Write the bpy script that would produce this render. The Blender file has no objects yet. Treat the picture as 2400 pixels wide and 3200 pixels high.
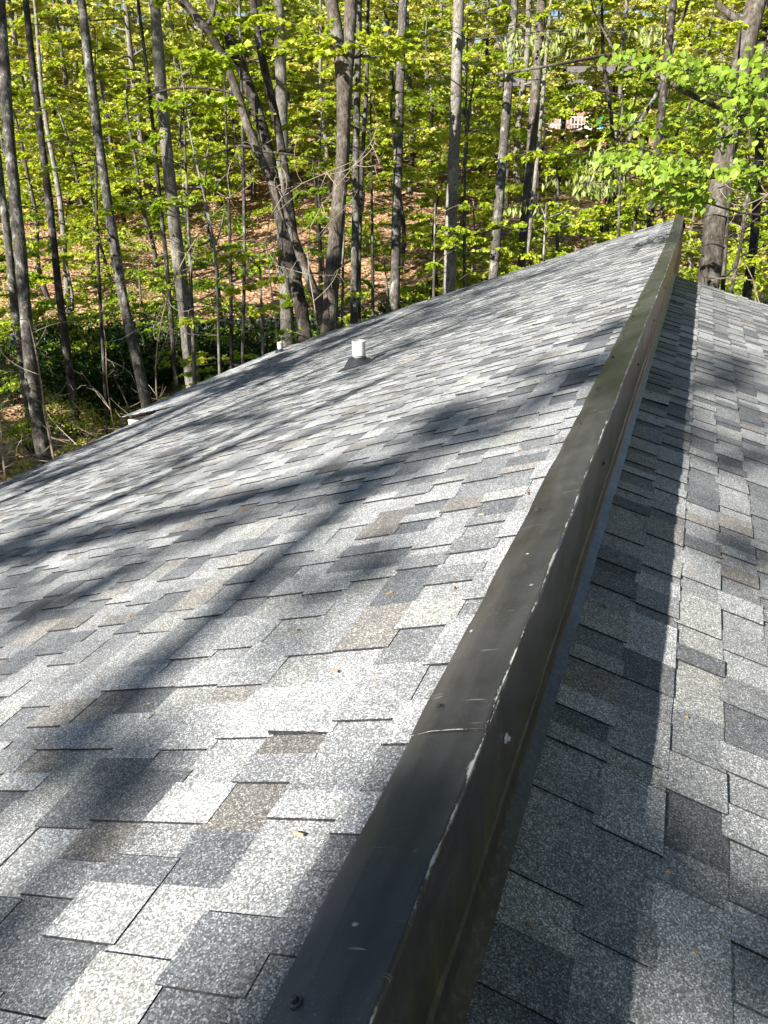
import bpy, math, random
import numpy as np
from mathutils import Vector, Matrix

# ------------------------------------------------------------------ camera, sky, sun, exposure
S = bpy.context.scene
COL = S.collection
R_ = math.radians
PITCH, YAW, ROLL, FPX = R_(24.08), R_(21.456), R_(1.0), 2403.0
PW, PH = 2400.0, 3200.0
cF = np.array([-math.sin(YAW) * math.cos(PITCH), math.cos(YAW) * math.cos(PITCH), -math.sin(PITCH)])
cR0 = np.array([math.cos(YAW), math.sin(YAW), 0.0])
cU0 = np.cross(cR0, cF)
cR = math.cos(ROLL) * cR0 - math.sin(ROLL) * cU0
cU = math.cos(ROLL) * cU0 + math.sin(ROLL) * cR0
cam = bpy.data.cameras.new('camera')
camo = bpy.data.objects.new('camera', cam)
COL.objects.link(camo)
camo.matrix_world = Matrix(((cR[0], cU[0], -cF[0], 0), (cR[1], cU[1], -cF[1], 0), (cR[2], cU[2], -cF[2], 0), (0, 0, 0, 1)))
cam.sensor_fit = 'VERTICAL'
cam.sensor_height = 36.0
cam.sensor_width = 27.0
cam.lens = FPX / PH * 36.0
cam.clip_start = 0.02
cam.clip_end = 2000
S.camera = camo

SUN_EL, SUN_AZ = R_(32.0), R_(26.8)          # azimuth: how far the light heads to the right of the ridge line
SUNV = np.array([-math.cos(SUN_EL) * math.sin(SUN_AZ), -math.cos(SUN_EL) * math.cos(SUN_AZ), math.sin(SUN_EL)])
w = bpy.data.worlds.new('World')
S.world = w
w.use_nodes = True
nt = w.node_tree
bg = nt.nodes['Background']
sky = nt.nodes.new('ShaderNodeTexSky')
sky.sky_type = 'NISHITA'
sky.sun_disc = False
sky.ozone_density = 3.5
sky.dust_density = 0.6
sky.sun_elevation = SUN_EL
sky.sun_rotation = math.atan2(SUNV[0], SUNV[1])
nt.links.new(sky.outputs[0], bg.inputs[0])
bg.inputs[1].default_value = 0.05
sl = bpy.data.lights.new('sun', 'SUN')
sl.energy = 5.0
sl.angle = R_(0.53)
sl.color = (1.0, 0.95, 0.87)
so = bpy.data.objects.new('sun', sl)
COL.objects.link(so)
so.rotation_euler = Vector(SUNV).to_track_quat('Z', 'Y').to_euler()
so.location = (-15, -35, 25)
S.view_settings.view_transform = 'Standard'
S.view_settings.look = 'None'
S.view_settings.exposure = 1.68
S.view_settings.gamma = 1.0
S.view_settings.use_curve_mapping = False
S.cycles.max_bounces = 5
S.cycles.diffuse_bounces = 2
S.cycles.transmission_bounces = 4
S.cycles.transparent_max_bounces = 4
S.cycles.caustics_reflective = False
S.cycles.caustics_refractive = False

rng = np.random.default_rng(11)
random.seed(5)
K = 2400.0 / 1659.0


def ray(px, py):                                # px, py in a 1659 x 2212 picture
    x, y = px * K, py * K
    return cR * (x - PW / 2) / FPX + cU * (PH / 2 - y) / FPX + cF


def at(px, py, depth):
    return ray(px, py) * depth


def project(P):
    P = np.asarray(P, float)
    z = P @ cF
    return np.stack([(PW / 2 + FPX * (P @ cR) / z) / K, (PH / 2 - FPX * (P @ cU) / z) / K], -1), z


GF = np.array([-math.sin(YAW), math.cos(YAW)])
GR = np.array([math.cos(YAW), math.sin(YAW)])
HV = np.array([-300, -80, -20, 0, 15, 22, 27, 29, 33, 35, 40, 50, 65, 80, 100, 130, 160, 300, 700.])
HZ = np.array([8, -3, -6.0, -6.6, -7.0, -6.8, -6.2, -5.55, -5.55, -5.2, -3.9, -1.8, .6, 3.4, 8.5, 15.5, 20, 24, 26.])


def ground_z(x, y):
    x = np.asarray(x, float)
    y = np.asarray(y, float)
    u = x * GR[0] + y * GR[1]
    v = x * GF[0] + y * GF[1]
    v2 = v + 1.4 * np.sin(u * 0.11 + 0.6) * np.clip((v - 33) / 8, 0, 1)
    z = np.interp(v2, HV, HZ)
    z = z + 0.05 * np.clip(u, -14, 30) * np.exp(-((v - 24) / 16.0) ** 2)
    far = np.clip((v - 34) / 10, 0, 1)
    z = z + far * (0.35 * np.sin(u * 0.23 + v * 0.17) + 0.22 * np.sin(u * 0.51 - v * 0.37 + 1.0))
    z = z + (1 - np.clip(np.abs(v - 31) < 3.2, 0, 1)) * 0.06 * np.sin(u * 1.3 + 2 * np.sin(v * .9))
    return z


# ------------------------------------------------------------------ mesh helpers
def mesh_np(name, V, F, mat, parent=None, attrs=None, smooth=False):
    """V (n,3), F list of equal-length faces or list of (m,k) arrays"""
    V = np.ascontiguousarray(np.asarray(V, np.float32))
    if not isinstance(F, list):
        F = [F]
    F = [np.asarray(f, np.int32) for f in F if len(f)]
    me = bpy.data.meshes.new(name)
    me.vertices.add(len(V))
    me.vertices.foreach_set('co', V.ravel())
    loops = np.concatenate([f.ravel() for f in F])
    sizes = np.concatenate([np.full(len(f), f.shape[1], np.int32) for f in F])
    starts = np.concatenate([[0], np.cumsum(sizes)[:-1]]).astype(np.int32)
    me.loops.add(len(loops))
    me.loops.foreach_set('vertex_index', loops)
    me.polygons.add(len(sizes))
    me.polygons.foreach_set('loop_start', starts)
    me.polygons.foreach_set('loop_total', sizes)
    me.polygons.foreach_set('use_smooth', np.full(len(sizes), smooth, bool))
    me.update(calc_edges=True)
    if attrs:
        for k, a in attrs.items():
            a = np.ascontiguousarray(a, np.float32)
            if a.ndim == 1:
                t = me.attributes.new(k, 'FLOAT', 'POINT')
                t.data.foreach_set('value', a)
            else:
                t = me.attributes.new(k, 'FLOAT_COLOR', 'POINT')
                if a.shape[1] == 3:
                    a = np.concatenate([a, np.ones((len(a), 1), np.float32)], 1)
                t.data.foreach_set('color', np.ascontiguousarray(a).ravel())
    me.materials.append(mat)
    if name is None:
        return me
    o = bpy.data.objects.new(name, me)
    COL.objects.link(o)
    if parent is not None:
        o.parent = parent
    return o


def tag(o, label=None, cat=None, group=None, kind=None):
    if label:
        o['label'] = label
    if cat:
        o['category'] = cat
    if group:
        o['group'] = group
    if kind:
        o['kind'] = kind
    return o


def empty(name, loc=(0, 0, 0)):
    o = bpy.data.objects.new(name, None)
    o.location = loc
    o.empty_display_size = 0.2
    COL.objects.link(o)
    return o


class Geo:
    """collects quads/tris with per-vertex attributes"""
    def __init__(self):
        self.V, self.Q, self.T, self.A = [], [], [], []
        self.n = 0

    def add(self, V, quads=None, tris=None, tone=0.5):
        V = np.asarray(V, float)
        self.V.append(V)
        self.A.append(np.full(len(V), tone) if np.isscalar(tone) else np.asarray(tone))
        if quads is not None and len(quads):
            self.Q.append(np.asarray(quads, int) + self.n)
        if tris is not None and len(tris):
            self.T.append(np.asarray(tris, int) + self.n)
        self.n += len(V)

    def box(self, lo, hi, tone=.5):
        x0, y0, z0 = lo
        x1, y1, z1 = hi
        V = [(x0, y0, z0), (x1, y0, z0), (x1, y1, z0), (x0, y1, z0), (x0, y0, z1), (x1, y0, z1), (x1, y1, z1), (x0, y1, z1)]
        self.add(V, [(0, 3, 2, 1), (4, 5, 6, 7), (0, 1, 5, 4), (1, 2, 6, 5), (2, 3, 7, 6), (3, 0, 4, 7)], None, tone)

    def tube(self, P, r, n=7, cap=True, tone=.5, rough=0.0):
        P = np.asarray(P, float)
        m = len(P)
        r = np.broadcast_to(np.asarray(r, float), (m,))
        T = np.gradient(P, axis=0)
        T /= np.linalg.norm(T, axis=1)[:, None] + 1e-9
        ref = np.array([0.31, 0.95, 0.05]) if abs(T[0][2]) > .6 else np.array([0, 0, 1.0])
        N = np.cross(T, ref)
        N /= np.linalg.norm(N, axis=1)[:, None] + 1e-9
        B = np.cross(T, N)
        a = np.linspace(0, 2 * np.pi, n, endpoint=False)
        rr = r[:, None] * (1 + rough * rng.normal(size=(m, n)))
        V = P[:, None, :] + rr[..., None] * (N[:, None, :] * np.cos(a)[None, :, None] + B[:, None, :] * np.sin(a)[None, :, None])
        V = V.reshape(-1, 3)
        i = np.arange(m - 1)[:, None] * n
        j = np.arange(n)[None, :]
        q = np.stack([i + j, i + (j + 1) % n, i + n + (j + 1) % n, i + n + j], -1).reshape(-1, 4)
        tris = None
        if cap:
            c0, c1 = len(V), len(V) + 1
            V = np.concatenate([V, P[:1], P[-1:]])
            jj = np.arange(n)
            t0 = np.stack([np.full(n, c0), (jj + 1) % n, jj], -1)
            t1 = np.stack([np.full(n, c1), (m - 1) * n + jj, (m - 1) * n + (jj + 1) % n], -1)
            tris = np.concatenate([t0, t1])
        self.add(V, q, tris, tone)

    def build(self, name, mat, parent=None, smooth=False, attr='tone'):
        V = np.concatenate(self.V)
        F = []
        if self.Q:
            F.append(np.concatenate(self.Q))
        if self.T:
            F.append(np.concatenate(self.T))
        return mesh_np(name, V, F, mat, parent, {attr: np.concatenate(self.A)}, smooth)


# ------------------------------------------------------------------ materials
def newmat(name):
    m = bpy.data.materials.new(name)
    m.use_nodes = True
    n = m.node_tree.nodes
    return m, m.node_tree, n['Principled BSDF'], n['Material Output']


def nd(t, typ, **kw):
    n = t.nodes.new(typ)
    for k, v in kw.items():
        if k in n.inputs.keys() if isinstance(k, str) else False:
            n.inputs[k].default_value = v
        else:
            setattr(n, k, v)
    return n


def ramp(t, fac, stops):
    r = t.nodes.new('ShaderNodeValToRGB')
    e = r.color_ramp.elements
    while len(e) < len(stops):
        e.new(0.5)
    for i, (p, c) in enumerate(stops):
        e[i].position = p
        e[i].color = (c, c, c, 1) if np.isscalar(c) else (*c, 1)
    t.links.new(fac, r.inputs[0])
    return r.outputs[0]


def mixc(t, typ, fac, a, b):
    m = t.nodes.new('ShaderNodeMix')
    m.data_type = 'RGBA'
    m.blend_type = typ
    for i, v in ((0, fac), (6, a), (7, b)):
        s = m.inputs[i]
        if hasattr(v, 'is_output'):
            t.links.new(v, s)
        elif np.isscalar(v):
            s.default_value = v if i == 0 else (v, v, v, 1)
        else:
            s.default_value = (*v, 1)
    return m.outputs[2]


def mathn(t, op, a, b=None):
    m = t.nodes.new('ShaderNodeMath')
    m.operation = op
    for s, v in ((m.inputs[0], a), (m.inputs[1], b)):
        if v is None:
            continue
        if hasattr(v, 'is_output'):
            t.links.new(v, s)
        else:
            s.default_value = v
    return m.outputs[0]


def noise(t, vec, scale, detail=3, rough=.55):
    n = t.nodes.new('ShaderNodeTexNoise')
    n.inputs['Scale'].default_value = scale
    n.inputs['Detail'].default_value = detail
    n.inputs['Roughness'].default_value = rough
    if vec is not None:
        t.links.new(vec, n.inputs['Vector'])
    return n.outputs['Fac']


def objco(t):
    return t.nodes.new('ShaderNodeTexCoord').outputs['Object']


def scaled(t, vec, s):
    m = t.nodes.new('ShaderNodeMapping')
    m.inputs['Scale'].default_value = s
    t.links.new(vec, m.inputs['Vector'])
    return m.outputs[0]


def bump(t, h, strength, dist, bsdf):
    b = t.nodes.new('ShaderNodeBump')
    b.inputs['Strength'].default_value = strength
    b.inputs['Distance'].default_value = dist
    t.links.new(h, b.inputs['Height'])
    t.links.new(b.outputs[0], bsdf.inputs['Normal'])
    return b


def m_shingle():
    m, t, b, o = newmat('asphalt_shingle')
    co = objco(t)
    at_ = nd(t, 'ShaderNodeAttribute', attribute_name='tint')
    v = t.nodes.new('ShaderNodeTexVoronoi')
    v.inputs['Scale'].default_value = 400
    t.links.new(co, v.inputs['Vector'])
    sep = t.nodes.new('ShaderNodeSeparateColor')
    t.links.new(v.outputs['Color'], sep.inputs[0])
    g = ramp(t, sep.outputs[0], [(0, .36), (.36, .68), (.62, .94), (.84, 1.5), (1, 2.7)])
    c = mixc(t, 'MULTIPLY', 1.0, at_.outputs['Color'], g)
    hue = mixc(t, 'MIX', sep.outputs[1], (1.06, 1.0, .93), (.95, 1.0, 1.07))
    c = mixc(t, 'MULTIPLY', .9, c, hue)
    ns = noise(t, scaled(t, co, (7, 7, 7)), 1.0, 4, .6)
    c = mixc(t, 'MULTIPLY', 1.0, c, ramp(t, ns, [(.3, (.86, .87, .88)), (.7, (1.12, 1.11, 1.08))]))
    n1 = noise(t, co, 38, 3)
    c = mixc(t, 'MULTIPLY', 1.0, c, ramp(t, n1, [(.25, .84), (.75, 1.14)]))
    n2 = noise(t, co, 1.6, 4)
    c = mixc(t, 'MULTIPLY', 1.0, c, ramp(t, n2, [(.25, .88), (.75, 1.1)]))
    t.links.new(c, b.inputs['Base Color'])
    b.inputs['Roughness'].default_value = .85
    b.inputs['Specular IOR Level'].default_value = .35
    bump(t, sep.outputs[2], .8, .0016, b)
    return m


def m_metal(name, base, worn, moss=0.0):
    m, t, b, o = newmat(name)
    co = objco(t)
    sx = t.nodes.new('ShaderNodeSeparateXYZ')
    t.links.new(co, sx.inputs[0])
    n1 = noise(t, co, 5, 5)
    n2 = noise(t, scaled(t, co, (30, 3, 8)), 1.0, 4)
    c = mixc(t, 'MIX', ramp(t, n1, [(.3, 0), (.7, 1)]), [x * .65 for x in base], [x * 1.5 for x in base])
    c = mixc(t, 'MIX', ramp(t, noise(t, scaled(t, co, (5, 1.3, 5)), 1.0, 5, .6), [(.45, 0), (.75, .5)]), c, [.11, .105, .10])
    c = mixc(t, 'MULTIPLY', .6, c, ramp(t, n2, [(.3, .7), (.7, 1.3)]))
    # chalky wear specks and short scratches
    v = t.nodes.new('ShaderNodeTexVoronoi')
    v.inputs['Scale'].default_value = 21
    wv = t.nodes.new('ShaderNodeVectorMath')
    wv.operation = 'ADD'
    nz = t.nodes.new('ShaderNodeTexNoise')
    nz.inputs['Scale'].default_value = 60
    t.links.new(co, nz.inputs['Vector'])
    sv = t.nodes.new('ShaderNodeVectorMath')
    sv.operation = 'SCALE'
    sv.inputs['Scale'].default_value = .012
    t.links.new(nz.outputs['Color'], sv.inputs[0])
    t.links.new(co, wv.inputs[0])
    t.links.new(sv.outputs[0], wv.inputs[1])
    t.links.new(wv.outputs[0], v.inputs['Vector'])
    sp = ramp(t, v.outputs['Distance'], [(.06, 1), (.11, 0)])
    sc = t.nodes.new('ShaderNodeSeparateColor')
    t.links.new(v.outputs['Color'], sc.inputs[0])
    sp = mathn(t, 'MULTIPLY', sp, ramp(t, sc.outputs[0], [(.66, 0), (.95, .9)]))
    ns = noise(t, scaled(t, co, (1, 1, 1)), 300, 2)
    dust = mathn(t, 'MULTIPLY', ramp(t, ns, [(.62, 0), (.74, .35)]), ramp(t, noise(t, co, 6, 4), [(.45, 0), (.7, 1)]))
    rot = t.nodes.new('ShaderNodeMapping')
    rot.inputs['Rotation'].default_value = (0, 0, .5)
    rot.inputs['Scale'].default_value = (9, 120, 20)
    t.links.new(co, rot.inputs['Vector'])
    scr = mathn(t, 'MULTIPLY', ramp(t, noise(t, rot.outputs[0], 1.0, 1), [(.70, 0), (.74, .4)]), ramp(t, noise(t, co, 7, 3), [(.52, 0), (.62, 1)]))
    wear = mathn(t, 'MAXIMUM', mathn(t, 'MAXIMUM', sp, dust), scr)
    e = nd(t, 'ShaderNodeAttribute', attribute_name='edge')
    ne = noise(t, scaled(t, co, (60, 22, 60)), 1.0, 4, .7)
    ne = mathn(t, 'ADD', mathn(t, 'MULTIPLY', ne, .6), mathn(t, 'MULTIPLY', noise(t, scaled(t, co, (25, 9, 25)), 1.0, 3), .4))
    edge = ramp(t, mathn(t, 'ADD', ne, mathn(t, 'MULTIPLY', mathn(t, 'SUBTRACT', e.outputs['Fac'], 1.0), .3)), [(.46, 0), (.53, .9)])
    wear = mathn(t, 'MAXIMUM', wear, edge)
    c = mixc(t, 'MIX', wear, c, worn)
    if moss:
        mo = nd(t, 'ShaderNodeAttribute', attribute_name='moss')
        nm = noise(t, scaled(t, co, (40, 14, 2.5)), 1.0, 5, .65)
        k = mathn(t, 'MULTIPLY', mo.outputs['Fac'], ramp(t, nm, [(.36, 0), (.66, 1)]))
        c = mixc(t, 'MIX', mathn(t, 'MULTIPLY', k, moss), c, (.085, .09, .03))
        ns2 = noise(t, scaled(t, co, (80, 55, 1.6)), 1.0, 3, .6)
        c = mixc(t, 'MIX', mathn(t, 'MULTIPLY', ramp(t, ns2, [(.5, 0), (.75, .7)]), mathn(t, 'MINIMUM', mathn(t, 'MULTIPLY', mo.outputs['Fac'], 4), .8)), c, (.15, .135, .10))
    t.links.new(c, b.inputs['Base Color'])
    b.inputs['Metallic'].default_value = .15
    t.links.new(ramp(t, mathn(t, 'ADD', mathn(t, 'MULTIPLY', n1, .7), mathn(t, 'MULTIPLY', wear, .3)), [(.2, .28), (.8, .58)]), b.inputs['Roughness'])
    bump(t, noise(t, scaled(t, co, (10, 6, 7)), 1.0, 3), .5, .008, b)
    return m


def m_plain(name, base, rough=.6, var=.25, scale=12, spec=.4, bumpd=0.0):
    m, t, b, o = newmat(name)
    co = objco(t)
    n1 = noise(t, co, scale, 5)
    c = mixc(t, 'MIX', ramp(t, n1, [(.3, 0), (.7, 1)]), [x * (1 - var) for x in base], [min(1, x * (1 + var)) for x in base])
    t.links.new(c, b.inputs['Base Color'])
    b.inputs['Roughness'].default_value = rough
    b.inputs['Specular IOR Level'].default_value = spec
    if bumpd:
        bump(t, noise(t, co, scale * 3, 4), .6, bumpd, b)
    return m


def m_bark(name, dark, light, lichen=.5):
    m, t, b, o = newmat(name)
    co = objco(t)
    s = scaled(t, co, (14, 14, 2.2))
    n1 = noise(t, s, 1.6, 6, .65)
    c = mixc(t, 'MIX', ramp(t, n1, [(.34, 0), (.62, 1)]), dark, light)
    n2 = noise(t, scaled(t, co, (3, 3, 1.6)), 1.7, 6, .7)
    c = mixc(t, 'MIX', mathn(t, 'MULTIPLY', ramp(t, n2, [(.52, 0), (.6, 1)]), lichen), c, (.33, .34, .30))
    n3 = noise(t, scaled(t, co, (2, 2, .7)), 1.0, 4, .7)
    c = mixc(t, 'MULTIPLY', .8, c, ramp(t, n3, [(.3, .6), (.7, 1.25)]))
    t.links.new(c, b.inputs['Base Color'])
    b.inputs['Roughness'].default_value = .9
    b.inputs['Specular IOR Level'].default_value = .2
    bump(t, n1, .9, .03, b)
    return m


def m_leaf(name, lo, hi, trans, tmix=.45, rough=.5):
    m, t, b, o = newmat(name)
    a = nd(t, 'ShaderNodeAttribute', attribute_name='tone')
    c = mixc(t, 'MIX', a.outputs['Fac'], lo, hi)
    oi = t.nodes.new('ShaderNodeObjectInfo')
    c = mixc(t, 'MULTIPLY', 1.0, c, ramp(t, oi.outputs['Random'], [(0, (.85, .98, .9)), (.35, (1.12, 1.1, 1.1)), (.7, (1.26, 1.16, 1.2)), (1, (1.34, 1.24, 1.8))]))
    t.links.new(c, b.inputs['Base Color'])
    b.inputs['Roughness'].default_value = rough
    b.inputs['Specular IOR Level'].default_value = .35
    tr = t.nodes.new('ShaderNodeBsdfTranslucent')
    tc = mixc(t, 'MULTIPLY', 1.0, c, trans)
    t.links.new(tc, tr.inputs[0])
    mx = t.nodes.new('ShaderNodeMixShader')
    mx.inputs[0].default_value = tmix
    t.links.new(b.outputs[0], mx.inputs[1])
    t.links.new(tr.outputs[0], mx.inputs[2])
    t.links.new(mx.outputs[0], o.inputs[0])
    return m


def m_ground():
    m, t, b, o = newmat('leaf_litter_ground')
    co = objco(t)
    v = t.nodes.new('ShaderNodeTexVoronoi')
    v.inputs['Scale'].default_value = 7.0
    t.links.new(co, v.inputs['Vector'])
    sc = t.nodes.new('ShaderNodeSeparateColor')
    t.links.new(v.outputs['Color'], sc.inputs[0])
    c = ramp(t, sc.outputs[0], [(0, (.14, .08, .045)), (.4, (.27, .155, .09)), (.75, (.42, .26, .16)), (1, (.55, .38, .25))])
    n1 = noise(t, co, .35, 5)
    c = mixc(t, 'MIX', ramp(t, n1, [(.45, 0), (.7, .55)]), c, (.075, .05, .03))
    n2 = noise(t, co, .22, 4)
    c = mixc(t, 'MIX', ramp(t, n2, [(.55, 0), (.7, .5)]), c, (.09, .12, .03))
    t.links.new(c, b.inputs['Base Color'])
    b.inputs['Roughness'].default_value = .95
    b.inputs['Specular IOR Level'].default_value = .1
    bump(t, mathn(t, 'ADD', v.outputs['Distance'], noise(t, co, 2.0, 5)), .8, .12, b)
    return m


M = {}
M['shingle'] = m_shingle()
M['cap'] = m_metal('dark_bronze_metal', (.033, .032, .033), (.5, .51, .48), moss=.8)
M['side'] = m_metal('stained_bronze_metal', (.052, .044, .036), (.5, .5, .45), moss=.85)
M['strip'] = m_metal('grey_flashing_metal', (.028, .033, .034), (.12, .13, .12), moss=.35)
M['screw'] = m_plain('screw_steel', (.03, .03, .03), .35, .2, 80, .6)
M['screw_bright'] = m_plain('screw_zinc', (.6, .6, .58), .35, .1, 80, .6)
M['pvc'] = m_plain('pvc_pipe', (.74, .73, .66), .45, .10, 6, .5)
M['rubber'] = m_plain('rubber_boot', (.022, .023, .026), .42, .3, 14, .5)
M['white'] = m_plain('white_fascia', (.66, .65, .61), .6, .12, 5, .4)
M['deck'] = m_plain('roof_deck', (.05, .05, .052), .9, .2, 6, .2)
M['siding'] = m_plain('house_siding', (.25, .2, .15), .8, .15, 3, .3)
M['dark'] = m_plain('dark_board', (.03, .028, .025), .8, .2, 5, .2)
M['ground'] = m_ground()
M['road'] = m_plain('asphalt_drive', (.16, .16, .16), .9, .2, 2, .2, .01)
M['bark_dark'] = m_bark('bark_dark', (.017, .014, .012), (.06, .05, .041), .3)
M['bark_grey'] = m_bark('bark_grey', (.032, .028, .024), (.11, .10, .086), .6)
M['bark_pale'] = m_bark('bark_pale', (.075, .067, .057), (.23, .21, .18), .4)
M['bark_brown'] = m_bark('bark_brown', (.03, .025, .02), (.115, .096, .077), .25)
M['twig'] = m_plain('dead_twigs', (.27, .22, .165), .9, .3, 6, .2)
M['leaf'] = m_leaf('spring_leaf', (.16, .25, .014), (.42, .47, .035), (1.2, 1.25, .6))
M['leaf_near'] = m_leaf('broad_spring_leaf', (.12, .21, .015), (.26, .35, .04), (1.1, 1.2, .6))
M['leaf_far'] = m_leaf('hillside_leaf', (.25, .29, .035), (.56, .55, .14), (1.15, 1.2, .75))
M['leaf_young'] = m_leaf('unfolding_leaf', (.25, .32, .09), (.42, .46, .18), (1.1, 1.15, .8))
M['leaf_dark'] = m_leaf('evergreen_leaf', (.012, .035, .010), (.04, .085, .02), (1.2, 1.3, .6), .2, .35)
M['litter'] = m_leaf('fallen_leaf', (.2, .11, .06), (.58, .39, .25), (1, 1, 1), .1, .8)
M['brick'] = m_plain('far_brick', (.38, .2, .14), .9, .25, 5, .2)
M['far_roof'] = m_plain('far_roof', (.12, .11, .11), .9, .2, 3, .2)
M['far_glass'] = m_plain('far_glass', (.03, .035, .04), .15, .2, 3, .5)
M['turquoise'] = m_plain('turquoise_plastic', (.03, .36, .42), .5, .1, 3, .4)
M['orange_leaf'] = m_leaf('orange_leaf', (.45, .2, .05), (.6, .38, .1), (1, 1, 1), .2, .6)

# ------------------------------------------------------------------ ground
def build_ground():
    vs = np.concatenate([np.linspace(-300, -40, 14), np.arange(-36, 12, 4), np.arange(12, 60, .8), np.arange(60, 170, 3), np.linspace(175, 700, 16)])
    us = np.concatenate([np.linspace(-500, -90, 10), np.arange(-84, -40, 4), np.arange(-40, 40.1, 1.0), np.arange(44, 88, 4), np.linspace(95, 500, 10)])
    U, Vv = np.meshgrid(us, vs)
    X = U * GR[0] + Vv * GF[0]
    Y = U * GR[1] + Vv * GF[1]
    Z = ground_z(X, Y)
    V = np.stack([X, Y, Z], -1).reshape(-1, 3)
    n = len(us)
    i = np.arange(len(vs) - 1)[:, None] * n + np.arange(n - 1)[None, :]
    q = np.stack([i, i + 1, i + n + 1, i + n], -1).reshape(-1, 4)
    g = mesh_np('ground', V, q, M['ground'], None, None, True)
    tag(g, 'leaf-strewn wooded slope rising behind the house', None, None, 'structure')
    # a driveway crossing the foot of the slope
    us = np.arange(-60, 60, 1.5)
    L = []
    for v0 in (29.6, 32.6):
        x = us * GR[0] + v0 * GF[0]
        y = us * GR[1] + v0 * GF[1]
        L.append(np.stack([x, y, ground_z(x, y) + .07], -1))
    V = np.concatenate(L)
    n = len(us)
    i = np.arange(n - 1)
    q = np.stack([i, i + 1, i + n + 1, i + n], -1)
    r = mesh_np('driveway', V, q, M['road'])
    tag(r, 'grey asphalt driveway at the foot of the slope', None, None, 'structure')


build_ground()

# ------------------------------------------------------------------ the house: two roof slopes, metal ridge cap
SL, SR = R_(19.0), R_(16.0)
XC, ZC = -0.227, -0.895
XB, ZB = -0.221, -1.21
EXPO = 0.138
YN, YF_L, YF_R = -4.0, 14.9, 10.05
EAVE_L, EAVE_R = -7.3, 5.2


def sag(y):
    t = np.clip((np.asarray(y, float) - 7) / 8, 0, 2) ** 2
    return -.06 * t, .07 * t


def left_pt(s, y, n):
    """s metres down the left slope from the ridge, y along the ridge, n above the deck"""
    dx, dz = sag(y)
    return np.stack([XC + dx - s * math.cos(SL) - n * math.sin(SL), np.broadcast_to(y, np.shape(dx + s * 0)), ZC + dz - s * math.sin(SL) + n * math.cos(SL)], -1)


def right_pt(s, y, n):
    y = np.asarray(y, float)
    return np.stack([XB + s * math.cos(SR) + n * math.sin(SR), y + 0 * s, ZB - s * math.sin(SR) + n * math.cos(SR)], -1)


house = empty('house', (0, 0, -6.5))
tag(house, 'house with grey shingled roof slopes and a dark metal ridge cap', 'house')


def hp(o):                                   # children keep world coordinates
    o.parent = house
    o.matrix_parent_inverse = Matrix.Translation((0, 0, 6.5))
    return o


PAL = [((.315, .324, .332), 3.2), ((.255, .263, .271), 3.2), ((.19, .198, .208), 2.8), ((.13, .138, .149), 1.7), ((.235, .227, .216), .5), ((.17, .164, .156), .5), ((.285, .294, .285), 1.4)]
PC = np.array([p[0] for p in PAL])
PP = np.array([p[1] for p in PAL])
PP = PP / PP.sum()


def tabs(fn, smax, y0, y1, s0, seed):
    """laminated shingles: rows of tabs with uneven widths, every other one standing proud"""
    r = np.random.default_rng(seed)
    out = []
    k = 0
    while s0 + k * EXPO < smax:
        sa = s0 + k * EXPO - .012
        sb = min(s0 + (k + 1) * EXPO, smax + .02)
        y = y0 - r.uniform(0, .3)
        up = r.random() < .5
        while y < y1:
            wd = float(np.clip(r.choice([r.uniform(.055, .09), r.uniform(.09, .14), r.uniform(.14, .22)], p=[.33, .45, .22]), .05, .22))
            ya, yb = max(y, y0), min(y + wd, y1)
            y += wd
            if yb - ya < .02:
                continue
            h = r.uniform(.0042, .0062) if up else 0.0
            lift = r.uniform(.004, .010) if r.random() < .015 else 0.0
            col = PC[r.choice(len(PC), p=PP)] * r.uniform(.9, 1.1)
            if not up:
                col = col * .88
            jit = r.normal(0, .0022, 2)
            out.append((sa, sb, ya, yb, h, lift, col, jit))
            up = (not up) if r.random() < .86 else up
        k += 1
    return out


def tab_mesh(tb, fn):
    sa, sb, ya, yb, h, lift, col, jit = tb
    y0, y1 = ya - .0005, yb + .0005
    t0 = .0015
    e = .0035
    top = [(sa, y0, t0 + h), (sa, y1, t0 + h), (sb + jit[0], y1, t0 + e + h + lift * .3), (sb + jit[1], y0, t0 + e + h + lift)]
    low = [(s, y, -.004) for s, y, _ in top]
    al = top + low
    al = top + [al[i] for i in (2, 3, 7, 6, 3, 0, 4, 7, 1, 2, 6, 5)]      # the cut edges have their own corners
    V = np.array([fn(np.float64(s), np.float64(y), n) for s, y, n in al])
    F = [(0, 3, 2, 1), (4, 5, 6, 7), (8, 9, 10, 11), (12, 13, 14, 15)]
    return V, F


EDGE_TINT = np.array([.022, .022, .024])


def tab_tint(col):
    return np.concatenate([np.tile(col, (4, 1)), np.tile(EDGE_TINT, (12, 1))])


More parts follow.
